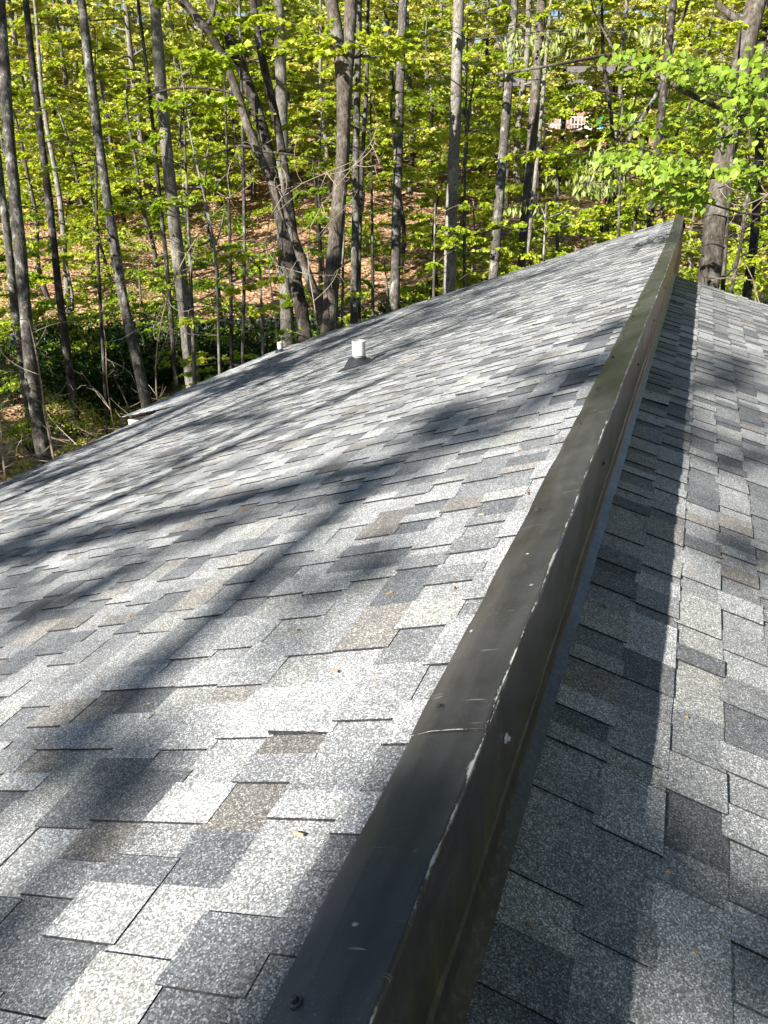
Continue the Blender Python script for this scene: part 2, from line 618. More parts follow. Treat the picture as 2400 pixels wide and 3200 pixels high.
def shingles():
    deckL = Geo()
    for ya, yb in zip(np.linspace(YN, YF_L, 24)[:-1], np.linspace(YN, YF_L, 24)[1:]):
        smx = (XC - EAVE_L) / math.cos(SL)
        V = [left_pt(np.float64(s), y, n) for n in (-.003, -.05) for s, y in ((.035, ya), (smx, ya), (smx, yb), (.035, yb))]
        deckL.add(V, [(0, 1, 2, 3), (7, 6, 5, 4), (1, 5, 6, 2)] + ([(0, 4, 5, 1)] if ya == YN else []) + ([(3, 2, 6, 7)] if yb == YF_L else []))
    dl = hp(deckL.build('roof_slope', M['deck']))
    tag(dl, 'broad grey shingled roof slope falling away from the metal ridge cap')
    deckR = Geo()
    smx2 = (EAVE_R - XB) / math.cos(SR)
    V = [right_pt(np.float64(s), y, n) for n in (-.003, -.06) for s, y in ((.0, YN), (smx2, YN), (smx2, YF_R), (.0, YF_R))]
    deckR.add(V, [(0, 3, 2, 1), (4, 5, 6, 7), (2, 6, 5, 1), (0, 1, 5, 4), (3, 7, 6, 2)])
    dr = hp(deckR.build('lower_roof_slope', M['deck']))
    tag(dr, 'lower shingled roof slope in the shade of the metal cap')
    items = []
    for tb in tabs(left_pt, (XC - EAVE_L) / math.cos(SL), YN, YF_L, .06, 3):
        items.append((tb, left_pt, dl))
    for tb in tabs(right_pt, smx2, YN, YF_R, .055, 8):
        items.append((tb, right_pt, dr))
    built = []
    for tb, fn, par in items:
        V, F = tab_mesh(tb, fn)
        q, z = project(V[:4])
        area = 0.0
        if z.min() > .05:
            q = np.clip(q, (0, 0), (1659, 2212))
            area = .5 * abs(np.dot(q[:, 0], np.roll(q[:, 1], 1)) - np.dot(q[:, 1], np.roll(q[:, 0], 1)))
        built.append((area, V, F, tb[6], par))
    built.sort(key=lambda b: -b[0])
    for a, V, F, col, par in built[:300]:
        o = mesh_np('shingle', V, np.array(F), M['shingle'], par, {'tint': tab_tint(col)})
    for par in (dl, dr):
        sel = [b for b in built[300:] if b[4] is par]
        V = np.concatenate([b[1] for b in sel])
        F = (np.arange(len(sel))[:, None, None] * 16 + np.array(sel[0][2])[None]).reshape(-1, 4)
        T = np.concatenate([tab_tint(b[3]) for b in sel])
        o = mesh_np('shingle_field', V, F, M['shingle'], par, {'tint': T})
        o['kind'] = 'stuff'
    return dl, dr


slopeL, slopeR = shingles()


def sheet(name, prof, y0, y1, mat, edge_at=(), moss=None, wob=.0015, dy=.035, seed=0, thick=.0012, endlip=0.0, parent=None):
    """a bent metal sheet: cross-section points swept along the ridge, with small dents"""
    r = np.random.default_rng(seed)
    prof = np.array(prof, float)
    ys = np.arange(y0, y1 + dy * .5, dy)
    ys[-1] = y1
    ys = np.insert(ys, 1, y0 + .003)
    m, n = len(ys), len(prof)
    ph = r.uniform(0, 6.28, 8)
    w1 = (np.sin(ys * 5.1 + ph[0]) + .7 * np.sin(ys * 11.3 + ph[1]) + .5 * np.sin(ys * 23 + ph[2])) * wob
    w2 = (np.sin(ys * 4.3 + ph[3]) + .7 * np.sin(ys * 9.7 + ph[4]) + .6 * np.sin(ys * 19 + ph[5])) * wob
    dx, dz = sag(ys)
    V = np.zeros((m, n, 3))
    for j, (px, pz) in enumerate(prof):
        a = .4 + .6 * abs(math.sin(j * 1.7 + ph[6]))
        V[:, j, 0] = px + dx + w1 * a
        V[:, j, 1] = ys
        V[:, j, 2] = pz + dz + w2 * a
    if endlip:
        k = np.clip(1 - (ys - y0) / .05, 0, 1) ** 2
        V[:, :, 2] += (endlip * k)[:, None]
    i = np.arange(m - 1)[:, None] * n + np.arange(n - 1)[None, :]
    q = np.stack([i, i + n, i + n + 1, i + 1], -1).reshape(-1, 4)
    ed = np.zeros((m, n))
    for j, v in edge_at:
        ed[:, j] = v
    ed[0, :] = np.maximum(ed[0, :], .9)
    mo = np.zeros((m, n)) if moss is None else np.tile(np.array(moss, float), (m, 1))
    o = mesh_np(name, V.reshape(-1, 3), q, mat, parent, {'edge': ed.ravel(), 'moss': mo.ravel()}, False)
    sm = o.modifiers.new('thickness', 'SOLIDIFY')
    sm.thickness = thick
    sm.offset = -1
    return o


def screw(parent, P, N, mat, s=.0075):
    """hex washer-head screw"""
    N = np.asarray(N, float) / np.linalg.norm(N)
    a = np.cross(N, (0.3, 1, .2))
    a /= np.linalg.norm(a)
    b = np.cross(N, a)
    g = Geo()
    P = np.asarray(P, float)
    th = np.linspace(0, 2 * np.pi, 12, endpoint=False)

    def ring(rad, h, n):
        t = np.linspace(0, 2 * np.pi, n, endpoint=False)
        return P + N * h + rad * (np.cos(t)[:, None] * a + np.sin(t)[:, None] * b)

    def stack(rings, n):
        V = np.concatenate(rings + [rings[-1].mean(0)[None]])
        q = []
        for k in range(len(rings) - 1):
            for j in range(n):
                q.append((k * n + j, k * n + (j + 1) % n, (k + 1) * n + (j + 1) % n, (k + 1) * n + j))
        c = len(rings) * n
        t = [(c, (len(rings) - 1) * n + j, (len(rings) - 1) * n + (j + 1) % n) for j in range(n)]
        g.add(V, q, t)
    stack([ring(s * 1.25, -.001, 12), ring(s * 1.25, .002, 12), ring(s * .9, .0035, 12)], 12)
    stack([ring(s * .62, .002, 6), ring(s * .62, .008, 6), ring(s * .45, .009, 6)], 6)
    o = g.build('screw', mat, parent)
    return o


def ridge_metal():
    ct, st = math.cos(SL), math.sin(SL)

    def top(wd, lift):                         # a point on the top flange, wd metres from the corner
        return (XC - wd * ct - lift * st * 0, ZC - wd * st + lift)
    joints = [YN, 1.03, 5.66, 9.57, YF_L + .03]
    for k in range(4):
        y0, y1 = joints[k], joints[k + 1] + (.09 if k < 3 else 0)
        l = .016 + .0025 * (k % 2) + .002 * (k > 0)
        prof = [top(.142, .004), top(.140, .012), top(.10, l), top(.055, l + .001), top(.014, l), top(.004, l), (XC, ZC + l - .002)]
        l2 = .0015 * k
        prof += [(XC + .002 + l2, ZC + l - .006), (XC + .004 + l2, ZC - .07), (XC + .006 + l2, ZC - .135), (XC + .0085 + l2, ZC - .20), (XC + .0095 + l2, ZC - .245)]
        o = sheet('ridge_cap', prof, y0, y1, M['cap'], [(4, .3), (5, .55), (6, 1.0), (7, .6), (0, .3)], [0, 0, 0, 0, 0, 0, 0, 0, .1, .35, .8, 1], .0017, .03, 20 + k, endlip=.002)
        hp(o)
        if k == 0:
            ys_t, ys_s = [-.6, -.05, .52], [-.4, .5]
        elif k == 1:
            ys_t, ys_s = [1.10, 2.05, 2.9, 3.45, 4.1, 4.69, 5.34], [1.18, 2.78, 4.42]
        elif k == 2:
            ys_t, ys_s = [5.8, 6.5, 7.2, 7.9, 8.6, 9.3], [5.81, 7.47, 8.49]
        else:
            ys_t, ys_s = [9.8, 10.8, 11.8, 12.9, 14.0], [9.7, 11.5, 13.4]
        for y in ys_t:
            dx, dz = sag(y)
            p = top(.108, l + .001)
            screw(o, (p[0] + dx, y, p[1] + dz), (-st, 0, ct), M['screw'])
        for y in ys_s:
            dx, dz = sag(y)
            s_ = screw(o, (XC + .0065 + l2 + dx, y, ZC - .115 + dz), (1, 0, .06), M['screw_bright'] if abs(y - 1.18) < .1 else M['screw'], .0085)
    # the wall flashing under the cap, stained green, and the kicked-out foot on the lower roof
    o = sheet('wall_flashing', [(XC - .006, ZC - .10), (XC - .004, ZC - .19), (XC - .001, ZC - .25), (XC + .002, ZC - .285)], YN, YF_L, M['side'], [(3, .25)], [.1, .5, 1, 1], .0016, .05, 31)
    hp(o)
    o = sheet('base_flashing', [(XC + .003, ZC - .236), (XC + .014, ZC - .256), (XC + .018, ZC - .295), (XB + .016, ZB + .012), (XB + .045, ZB + .012 - .045 * math.tan(SR))], YN, YF_R, M['strip'], [(3, .4), (4, .5)], [.9, .7, .4, .3, .2], .001, .05, 33)
    hp(o)


ridge_metal()


def house_body():
    g = Geo()
    # gable-ended body under the two slopes
    def wallz(x):
        return ZC - (XC - x) * math.tan(SL) - .08 if x < XC else ZB - (x - XB) * math.tan(SR) - .09
    for y, xs in ((YF_L - .35, (-6.6, XC - .05)), (YN + .35, (-6.6, XC - .05)), (YF_R - .35, (XC - .05, 4.6)), (YN + .3, (XC - .05, 4.6))):
        a, b = xs
        za, zb = wallz(a + (.06 if a > -1 else 0)), wallz(b - 1e-3)
        V = [(a, y, -8.5), (b, y, -8.5), (b, y, zb), (a, y, za), (a, y + .1, -8.5), (b, y + .1, -8.5), (b, y + .1, zb), (a, y + .1, za)]
        g.add(V, [(0, 1, 2, 3), (5, 4, 7, 6), (0, 3, 7, 4), (1, 5, 6, 2)])
    for x, y0, y1 in ((-6.6, YN + .35, YF_L - .3), (4.6, YN + .3, YF_R - .3), (XC - .06, YF_R - .35, YF_L - .3)):
        zt = wallz(x)
        g.box((x - .05, y0, -8.5), (x + .05, y1, zt))
    hp(g.build('wall', M['siding']))
    g = Geo()
    smx = (XC - EAVE_L) / math.cos(SL)
    e = left_pt(np.float64(smx), np.float64(YN), 0.)
    g.box((EAVE_L - .005, YN, e[2] - .2), (EAVE_L + .02, YF_L, e[2] - .055))
    hp(g.build('fascia', M['white']))
    g = Geo()
    for y in (YF_L - .02,):
        for s0, s1 in zip(np.linspace(0, smx, 9)[:-1], np.linspace(0, smx, 9)[1:]):
            V = [left_pt(np.float64(s), y + d, n) for d in (0, .022) for s, n in ((s0, -.055), (s1, -.055), (s1, -.2), (s0, -.2))]
            g.add(V, [(0, 1, 2, 3), (7, 6, 5, 4), (0, 3, 7, 4), (1, 5, 6, 2), (0, 4, 5, 1), (3, 2, 6, 7)])
    hp(g.build('rake_board', M['dark']))


house_body()


def eave_extension():
    """a lower-pitched piece of roof that carries on past the eave"""
    ya, yb = 9.3, YF_L - .3
    xa, za = -6.75, ZC - (XC + 6.75) * math.tan(SL) + .012
    xb_, zb_ = -8.0, -3.47
    g = Geo()
    V = []
    for y in (ya, yb):
        V += [(xa, y, za), (xb_, y, zb_), (xb_, y, zb_ - .02), (xa, y, za - .02)]
    g.add(V, [(0, 1, 5, 4), (1, 2, 6, 5), (0, 3, 2, 1), (4, 5, 6, 7), (3, 7, 6, 2)])
    ext = hp(g.build('eave_extension', M['deck']))
    tag(ext, 'low-pitched shingled piece of roof reaching past the eave')
    r = np.random.default_rng(77)
    Vs, Fs, Ts = [], [], []
    L = math.hypot(xa - xb_, za - zb_)
    for k in range(int(L / EXPO) + 1):
        s0, s1 = max(0, k * EXPO - .02), min(L + .01, (k + 1) * EXPO)
        y = ya - .02
        while y < yb:
            w_ = r.uniform(.12, .36)
            y1 = min(y + w_, yb)
            h = .012 if r.random() < .5 else .005
            f = lambda s, n: (xa + (xb_ - xa) * s / L, za + (zb_ - za) * s / L + n)
            P = [f(s0, .002), f(s1, h)]
            V = [(P[0][0], y, P[0][1]), (P[0][0], y1, P[0][1]), (P[1][0], y1, P[1][1]), (P[1][0], y, P[1][1])]
            V += [(a, b, c - .008) for a, b, c in V]
            n0 = len(Vs) * 8
            Vs.append(V)
            Fs += [tuple(n0 + i for i in q) for q in ((0, 3, 2, 1), (2, 3, 7, 6), (3, 0, 4, 7), (1, 2, 6, 5))]
            Ts += [PC[r.choice(len(PC), p=PP)]] * 8
            y = y1
    o = mesh_np('shingle_field', np.array(Vs).reshape(-1, 3), np.array(Fs), M['shingle'], ext, {'tint': np.array(Ts)})
    o['kind'] = 'stuff'
    g = Geo()
    g.box((xb_ + .06, ya + .03, zb_ - .42), (xb_ + .75, ya + .055, zb_ - .05))
    g.box((xb_ + .05, ya + .12, zb_ - .2), (xb_ + .08, yb, zb_ - .024))
    o = g.build('fascia', M['white'], ext)
    g = Geo()
    V = []
    for y in (ya + .06, ya + .09):
        V += [(xa - .1, y, za - .03), (xb_ + .1, y, zb_ - .03), (xb_ + .1, y, zb_ - .055), (xa - .1, y, za - .11)]
    g.add(V, [(0, 1, 2, 3), (7, 6, 5, 4), (0, 4, 5, 1), (1, 5, 6, 2), (2, 6, 7, 3)])
    g.build('shade_wedge', M['dark'], ext)  # dark wedge painted in for the shade beneath the overhanging slab


eave_extension()


def vent(px, py, dia, hgt, label, dz=0.0):
    """plastic pipe in a black rubber boot on a flashing plate"""
    d = ray(px, py)
    t = (ZC - XC * math.tan(SL)) / (d[2] - d[0] * math.tan(SL))
    P = d * t + np.array([0, 0, dz])
    root = empty('vent_pipe', P)
    hp(root)
    root['label'] = label
    r = dia / 2
    ct, st = math.cos(SL), math.sin(SL)
    down = np.array([-ct, 0, -st])
    nrm = np.array([-st, 0, ct])
    g = Geo()                                   # flashing plate
    V = []
    for n in (.012, .015):
        for a, b in ((-2.3, -2.2), (3.0, -2.0), (3.0, 2.0), (-2.3, 2.2)):
            V.append(down * a * r + np.array([0, 1, 0]) * b * r + nrm * n)
    g.add(V, [(4, 7, 6, 5), (0, 1, 5, 4), (1, 2, 6, 5), (2, 3, 7, 6), (3, 0, 4, 7)])
    g.build('flashing_plate', M['rubber'], root)
    # boot: oval base on the slope rising to a round collar
    th = np.linspace(0, 2 * np.pi, 28, endpoint=False)
    rings = []
    for f, zr in ((2.05, 0), (1.88, .25), (1.58, .6), (1.36, .85), (1.32, .92), (1.12, .97), (1.1, 1.28), (1.03, 1.32)):
        base = np.stack([np.cos(th) * r * f * (1.22 if zr < .9 else 1.0), np.sin(th) * r * f, np.zeros_like(th)], -1)
        k = min(1, zr)
        slope_z = base[:, 0] * math.tan(SL)
        base[:, 2] = slope_z * (1 - k) + zr * r * .95 + .012
        rings.append(base)
    n = len(th)
    V = np.concatenate(rings)
    q = [(a * n + j, a * n + (j + 1) % n, (a + 1) * n + (j + 1) % n, (a + 1) * n + j) for a in range(len(rings) - 1) for j in range(n)]
    g = Geo()
    g.add(V, q)
    g.build('boot', M['rubber'], root, True)
    rings = []
    for rr, z in ((r, 0), (r, hgt - .004), (r * .985, hgt), (r * .9, hgt), (r * .89, hgt - .2)):
        rings.append(np.stack([np.cos(th) * rr, np.sin(th) * rr, np.full(n, z)], -1))
    V = np.concatenate(rings)
    q = [(a * n + j, a * n + (j + 1) % n, (a + 1) * n + (j + 1) % n, (a + 1) * n + j) for a in range(len(rings) - 1) for j in range(n)]
    g = Geo()
    g.add(V, q)
    g.build('pipe', M['pvc'], root)
    g = Geo()                                   # black clamp line above the collar
    g.tube(np.stack([np.cos(th[14:27]) * r * 1.01, np.sin(th[14:27]) * r * 1.01, np.full(13, r * .95 * 1.4 + .016)], -1), .004, 5)
    g.build('clamp', M['rubber'], root)


vent(776, 789, .142, .262, 'white plastic vent pipe in a black rubber boot, the nearer and larger one')
vent(606, 768, .10, .215, 'smaller white vent pipe near the far eave', .06)


# ------------------------------------------------------------------ leaves and trees
def leaf_geo(P, D, size, tone, up=None, width=.36, fold=.10, tilt=.85):
    """P (n,3) bases, D (n,3) leaf axes; two folded triangles each"""
    n = len(P)
    D = D / (np.linalg.norm(D, axis=1)[:, None] + 1e-9)
    if up is None:
        up = np.array([0, 0, 1.0]) + rng.normal(0, tilt, (n, 3))
    Sd = np.cross(up, D)
    Sd /= np.linalg.norm(Sd, axis=1)[:, None] + 1e-9
    N = np.cross(D, Sd)
    s = np.asarray(size)[:, None]
    V0 = P
    V2 = P + D * s
    V1 = P + D * s * .42 + Sd * s * width + N * s * fold
    V3 = P + D * s * .42 - Sd * s * width + N * s * fold
    V = np.stack([V0, V1, V2, V3], 1).reshape(-1, 3)
    b = np.arange(n)[:, None] * 4
    F = np.concatenate([b + np.array([0, 1, 2]), b + np.array([0, 2, 3])])
    return V, F, np.repeat(tone, 4)


def leaf_obj(name, parts, mat, parent):
    V = np.concatenate([p[0] for p in parts])
    off = np.cumsum([0] + [len(p[0]) for p in parts[:-1]])
    F = np.concatenate([p[1] + o for p, o in zip(parts, off)])
    T = np.concatenate([p[2] for p in parts])
    return mesh_np(name, V, F, mat, parent, {'tone': T})


def curve(P, n):
    P = np.asarray(P, float)
    if len(P) == 2:
        return P[0] + (P[1] - P[0]) * np.linspace(0, 1, n)[:, None]
    t = np.concatenate([[0], np.cumsum(np.linalg.norm(np.diff(P, axis=0), axis=1))])
    u = np.linspace(0, t[-1], n)
    L = np.stack([np.interp(u, t, P[:, i]) for i in range(3)], -1)
    k = np.array([.25, .5, .25])
    for _ in range(2):
        L[1:-1] = .25 * L[:-2] + .5 * L[1:-1] + .25 * L[2:]
    return L


def spray(g, p0, az, length, rise, r0, nl, size, leaves, spread=.5, tw=5, droop=.25):
    """one leafy branch: a curved limb, side twigs in a flat fan, leaves along the twigs"""
    d = np.array([math.cos(az), math.sin(az), 0])
    sd = np.array([-d[1], d[0], 0])
    t = np.linspace(0, 1, 7)
    bend = rng.normal(0, .12)
    L = p0 + d * (t * length)[:, None] + sd * (bend * length * t ** 2)[:, None] + np.array([0, 0, 1]) * (length * (rise * t - droop * t ** 2))[:, None]
    L[1:] += rng.normal(0, .02 * length, (6, 3))
    g.tube(L, np.linspace(r0, r0 * .18, 7), 4 if r0 < .03 else 6, False)
    per = max(3, nl // (tw + 1))
    for k in range(tw + 1):
        if k == tw:
            a, dirv, ln = L[4], L[-1] - L[4], np.linalg.norm(L[-1] - L[4])
        else:
            u = .2 + .75 * (k + rng.uniform(0, .8)) / tw
            i = min(5, int(u * 6))
            a = L[i] + (L[i + 1] - L[i]) * (u * 6 - i)
            s_ = 1 if k % 2 else -1
            dirv = (L[i + 1] - L[i]) / (np.linalg.norm(L[i + 1] - L[i]) + 1e-9) * rng.uniform(.5, 1) + sd * s_ * rng.uniform(.5, 1.0) + np.array([0, 0, rng.normal(0, .15)])
            ln = length * spread * rng.uniform(.5, 1.0) * (1.1 - .6 * u)
        dirv = dirv / (np.linalg.norm(dirv) + 1e-9)
        b = a + dirv * ln
        b[2] -= .06 * ln
        if k < tw:
            g.tube(np.array([a, (a + b) / 2 + np.array([0, 0, .03 * ln]), b]), np.array([r0 * .35, r0 * .25, r0 * .12]), 3, False)
        s = rng.uniform(.1, 1.05, per)
        P = a + (b - a) * s[:, None] + rng.normal(0, 1, (per, 3)) * np.array([.09, .09, .05]) * ln
        ang = rng.uniform(-1.4, 1.4, per)
        D = dirv * np.cos(ang)[:, None] + np.cross((0, 0, 1), dirv) * np.sin(ang)[:, None]
        D = D + np.array([0, 0, -.22]) + rng.normal(0, .18, (per, 3))
        base = rng.uniform(0, .5)
        leaves.append(leaf_geo(P, D, size * rng.uniform(.65, 1.25, per), np.clip(base + rng.uniform(0, .5, per), 0, 1)))


def trunk_line(g, pts, radii, n=10, rough=.035, seg=14, tone=.5):
    L = curve(pts, seg)
    r = np.interp(np.linspace(0, 1, seg), np.linspace(0, 1, len(radii)), radii)
    g.tube(L, r, n, True, tone, rough)
    return L, r


def pix_line(pts, depth):
    return [at(x, y, depth) for x, y in pts]


TREES = []     # (image x, desc) for the labels


def grounded(P, extra_top=None):
    """carry the polyline down to the ground and up to the canopy"""
    P = [np.array(p, float) for p in P]          # given top to bottom
    b = P[-1]
    d = P[-1] - P[-2] if len(P) > 1 else np.array([0, 0, -1.])
    d = d / np.linalg.norm(d)
    if d[2] > -.5:
        d = np.array([0, 0, -1.])
    d = d * .5 + np.array([0, 0, -.5])
    d /= np.linalg.norm(d)
    for _ in range(40):
        gz = float(ground_z(b[0], b[1]))
        if b[2] <= gz - .15:
            break
        step = min(1.0, max(.15, b[2] - gz + .2))
        b = b + d * step
    P.append(b)
    if extra_top is not None:
        t = P[0]
        u = P[0] - P[1]
        u = u / np.linalg.norm(u)
        if u[2] < .6:
            u = np.array([u[0] * .4, u[1] * .4, 1.0])
            u /= np.linalg.norm(u)
        h = extra_top - t[2]
        if h > .5:
            P.insert(0, t + u * h * .5 + np.array([0, 0, 0]))
            P.insert(0, t + u * h + rng.normal(0, .2, 3) * np.array([1, 1, 0]))
    return P[::-1]                                # bottom to top


def big_tree(name, label, lines, depth, wpx, bark, top=13.0, crown=(7.0, 14.0, 3.2, 26), group='tall trees around the roof', low=0, leafmat='leaf', size=.15, stubs=9):
    """lines: first is the main trunk in picture points, top to bottom; the others are limbs or second stems"""
    r = wpx / 1661.0 * depth / 2
    main = grounded(pix_line(lines[0], depth), top)
    root = empty(name, main[0])
    tag(root, label, 'tree', group)
    off = -np.array(main[0])
    g = Geo()
    H = main[-1][2] - main[0][2]
    nseg = 22
    L, rr = trunk_line(g, np.array(main) + off, [r * 1.35, r * 1.08, r, r * .92, r * .8, r * .55, r * .3], 14, .055, 30)
    nseg = 30
    for ln, f in lines[1:]:
        P = np.array(pix_line(ln, depth))
        if P[0][2] > 3.5 and len(ln) > 2 and f > .5:        # a second stem goes on up
            u = P[0] - P[1]
            u /= np.linalg.norm(u)
            u = u * .5 + np.array([0, 0, .6])
            P = np.concatenate([[P[0] + u * 5.0], P])
        P = P[::-1] + off
        trunk_line(g, P, [r * f * 1.1, r * f, r * f * .75, r * f * .45], 8, .03, 12)
    lv = []
    lo, hi, rad, nb = crown
    for k in range(nb):
        z = rng.uniform(lo, hi)
        i = int(np.clip(np.searchsorted(L[:, 2] - off[2] * 0, z + off[2]), 1, nseg - 1))
        p0 = L[min(i, nseg - 1)]
        spray(g, p0, rng.uniform(0, 6.28), rad * rng.uniform(.6, 1.15), rng.uniform(.15, .7), max(.02, rr[i] * .35), 110, size * 1.25, lv, .55, 6)
    for k in range(stubs):                                   # thin bare side twigs low on the trunk
        i = rng.integers(5, nseg - 4)
        a = rng.uniform(0, 6.28)
        ln = rng.uniform(.5, 1.6)
        p = L[i]
        q = p + np.array([math.cos(a) * ln, math.sin(a) * ln, rng.uniform(-.2, .5)])
        g.tube(curve([p, (p + q) / 2 + rng.normal(0, .12, 3), q], 6), np.linspace(.014, .003, 6), 4, False)
    for k in range(low):                                     # leafy low branches
        i = rng.integers(4, nseg - 6)
        spray(g, L[i], rng.uniform(0, 6.28), rng.uniform(1.0, 2.2), rng.uniform(0, .4), .018, 60, size, lv, .5, 4)
    tr = g.build('trunk', M[bark], root, True)
    if lv:
        leaf_obj('crown', lv, M[leafmat], root)
    return root


BT = [
    ('lichen-spotted leaning trunk at the left edge of the wood', [[(2, 30), (9, 150), (19, 300), (32, 412), (45, 562), (56, 675), (69, 830), (92, 985)]], 19.0, 24, 'bark_grey'),
    ('slim dark straight trunk second from the left edge', [[(56, 0), (69, 131), (84, 262), (101, 394), (116, 525), (124, 600), (130, 660)]], 22.0, 15, 'bark_dark'),
    ('grey trunk leaning left with its base above the brush pile', [[(176, 0), (193, 150), (210, 281), (225, 394), (244, 506), (259, 619), (278, 712), (300, 788)]], 20.0, 20, 'bark_grey'),
    ('pale sunlit trunk standing in front of the brown bank', [[(334, 0), (345, 150), (356, 300), (366, 375), (379, 506), (390, 600), (401, 675), (412, 788)]], 23.0, 26, 'bark_pale'),
    ('thin dark stem beside the pale sunlit trunk', [[(298, 0), (315, 131), (330, 262), (341, 394), (354, 506), (366, 637), (375, 769)]], 22.0, 9, 'bark_dark'),
    ('crooked leaning tree with a long arching side limb', [[(397, 4), (450, 52), (484, 105), (510, 150), (514, 225), (525, 270), (545, 318), (594, 395), (611, 447), (635, 515), (656, 584), (683, 636), (707, 687), (714, 722)],
      ([(465, 0), (462, 30), (450, 52)], .5), ([(255, 265), (300, 215), (350, 192), (420, 187), (480, 192), (514, 205)], .28), ([(430, 345), (470, 330), (520, 312), (548, 320)], .3), ([(700, 345), (640, 335), (590, 330), (556, 325)], .25)], 18.5, 19, 'bark_brown'),
    ('thick dark trunk rising just behind the smaller vent pipe', [[(518, 137), (549, 206), (566, 268), (583, 340), (597, 430), (614, 515), (635, 584), (652, 653), (663, 732)]], 19.5, 26, 'bark_dark'),
    ('dark crooked stem crossing behind the leaning tree', [[(546, 0), (560, 120), (587, 206), (601, 275), (614, 344), (628, 447), (640, 560), (648, 690)]], 20.5, 18, 'bark_dark'),
    ('smooth pale trunk behind the tangle of dark stems', [[(602, 0), (606, 137), (610, 240), (612, 340), (606, 470), (614, 550), (617, 640), (622, 740)]], 23.5, 25, 'bark_pale'),
    ('stout dark trunk forking into two high above the roof edge', [[(714, 0), (721, 52), (738, 113), (747, 160), (743, 241), (745, 309), (738, 378), (731, 464), (721, 533), (714, 619), (712, 722)],
      ([(759, 0), (758, 69), (755, 120), (747, 175), (744, 230)], .85)], 18.0, 31, 'bark_brown'),
    ('grey trunk just right of the forked tree', [[(772, 180), (768, 378), (769, 481), (764, 619), (764, 705)]], 21.0, 15, 'bark_grey'),
    ('slender grey twin of the trunk beside the forked tree', [[(795, 0), (793, 172), (784, 320), (779, 420), (775, 560), (774, 690)]], 21.6, 10, 'bark_grey'),
    ('tall straight grey trunk halfway up the roof edge', [[(871, 0), (865, 137), (862, 275), (859, 378), (855, 516), (852, 677)]], 21.0, 20, 'bark_grey'),
    ('straight pale trunk at the middle of the roof edge', [[(991, 0), (986, 172), (982, 309), (975, 447), (970, 632)]], 21.5, 25, 'bark_pale'),
    ('pale grey trunk leaning right above the roof edge', [[(1111, 0), (1101, 167), (1089, 292), (1080, 417), (1066, 583)]], 22.0, 20, 'bark_grey'),
    ('brown trunk right of the pale leaning one', [[(1170, 0), (1159, 167), (1151, 292), (1141, 417), (1130, 562)]], 24.0, 22, 'bark_brown'),
    ('thin pale stem against the brown trunk', [[(1180, 120), (1165, 300), (1155, 396), (1138, 558)]], 23.0, 9, 'bark_pale'),
    ('massive furrowed trunk beyond the far end of the ridge', [[(1640, -30), (1622, 20), (1605, 125), (1593, 208), (1572, 292), (1551, 417), (1534, 583), (1530, 617)],
      ([(1548, 8), (1575, 30), (1597, 45), (1612, 62), (1604, 120)], .5), ([(1642, 0), (1634, 30), (1612, 62), (1604, 120)], .55)], 15.5, 46, 'bark_brown'),
    ('dark trunk right of the massive furrowed one', [[(1640, 330), (1634, 487), (1613, 642)]], 17.0, 19, 'bark_dark'),
    ('thin leaning stem between the massive trunk and the dark one', [[(1640, 300), (1618, 437), (1580, 625)]], 17.5, 8, 'bark_dark'),
    ('shaded trunk behind the far tip of the ridge', [[(1440, 140), (1425, 280), (1414, 375), (1401, 487)]], 26.0, 17, 'bark_dark'),
    ('slanting thin trunk leaning right below the far house', [[(1440, 150), (1425, 197), (1385, 260), (1343, 321), (1320, 400), (1312, 480)]], 27.0, 10, 'bark_grey'),
    ('upright slim trunk in front of the turquoise barrel', [[(1300, 0), (1302, 130), (1318, 230), (1326, 312), (1330, 420)]], 28.0, 9, 'bark_dark'),
    ('pale far trunk behind the slim dark one at left', [[(84, 120), (90, 206), (109, 319), (128, 412), (139, 525), (142, 600)]], 30.0, 11, 'bark_pale'),
    ('short stub of trunk at the very left edge', [[(-8, 300), (0, 390), (19, 525), (28, 640)]], 23.0, 16, 'bark_grey'),
    ('pale young sapling standing in front of the driveway', [[(452, 470), (465, 525), (470, 640), (474, 817)], ([(440, 440), (452, 480), (466, 530)], .6), ([(487, 445), (478, 490), (466, 530)], .6)], 16.5, 6, 'bark_pale'),
    ('thin stem between the sapling and the leaning tree', [[(522, 200), (525, 319), (529, 562), (523, 769)]], 19.0, 7, 'bark_grey'),
    ('thin pale stem in front of the double grey trunk', [[(745, 330), (742, 520), (740, 640), (738, 715)]], 18.5, 6, 'bark_pale'),
]
for i, (lab, lines, depth, wpx, bark) in enumerate(BT):
    thin = wpx < 12
    big_tree('tall_tree' if not thin else 'slender_tree', lab, lines, depth, wpx, bark,
             top=(15.0 if not thin else 9.0) if lines[0][0][1] < 250 else (8.0 if wpx > 8 else 2.6),
             crown=(8.0, 15.0, 3.4, 20) if not thin else ((4.5, 9.0, 1.8, 9) if lines[0][0][1] < 350 else (.5, 2.6, 1.2, 8)),
             group='tree trunks standing around the roof', low=3 if not thin else 2)


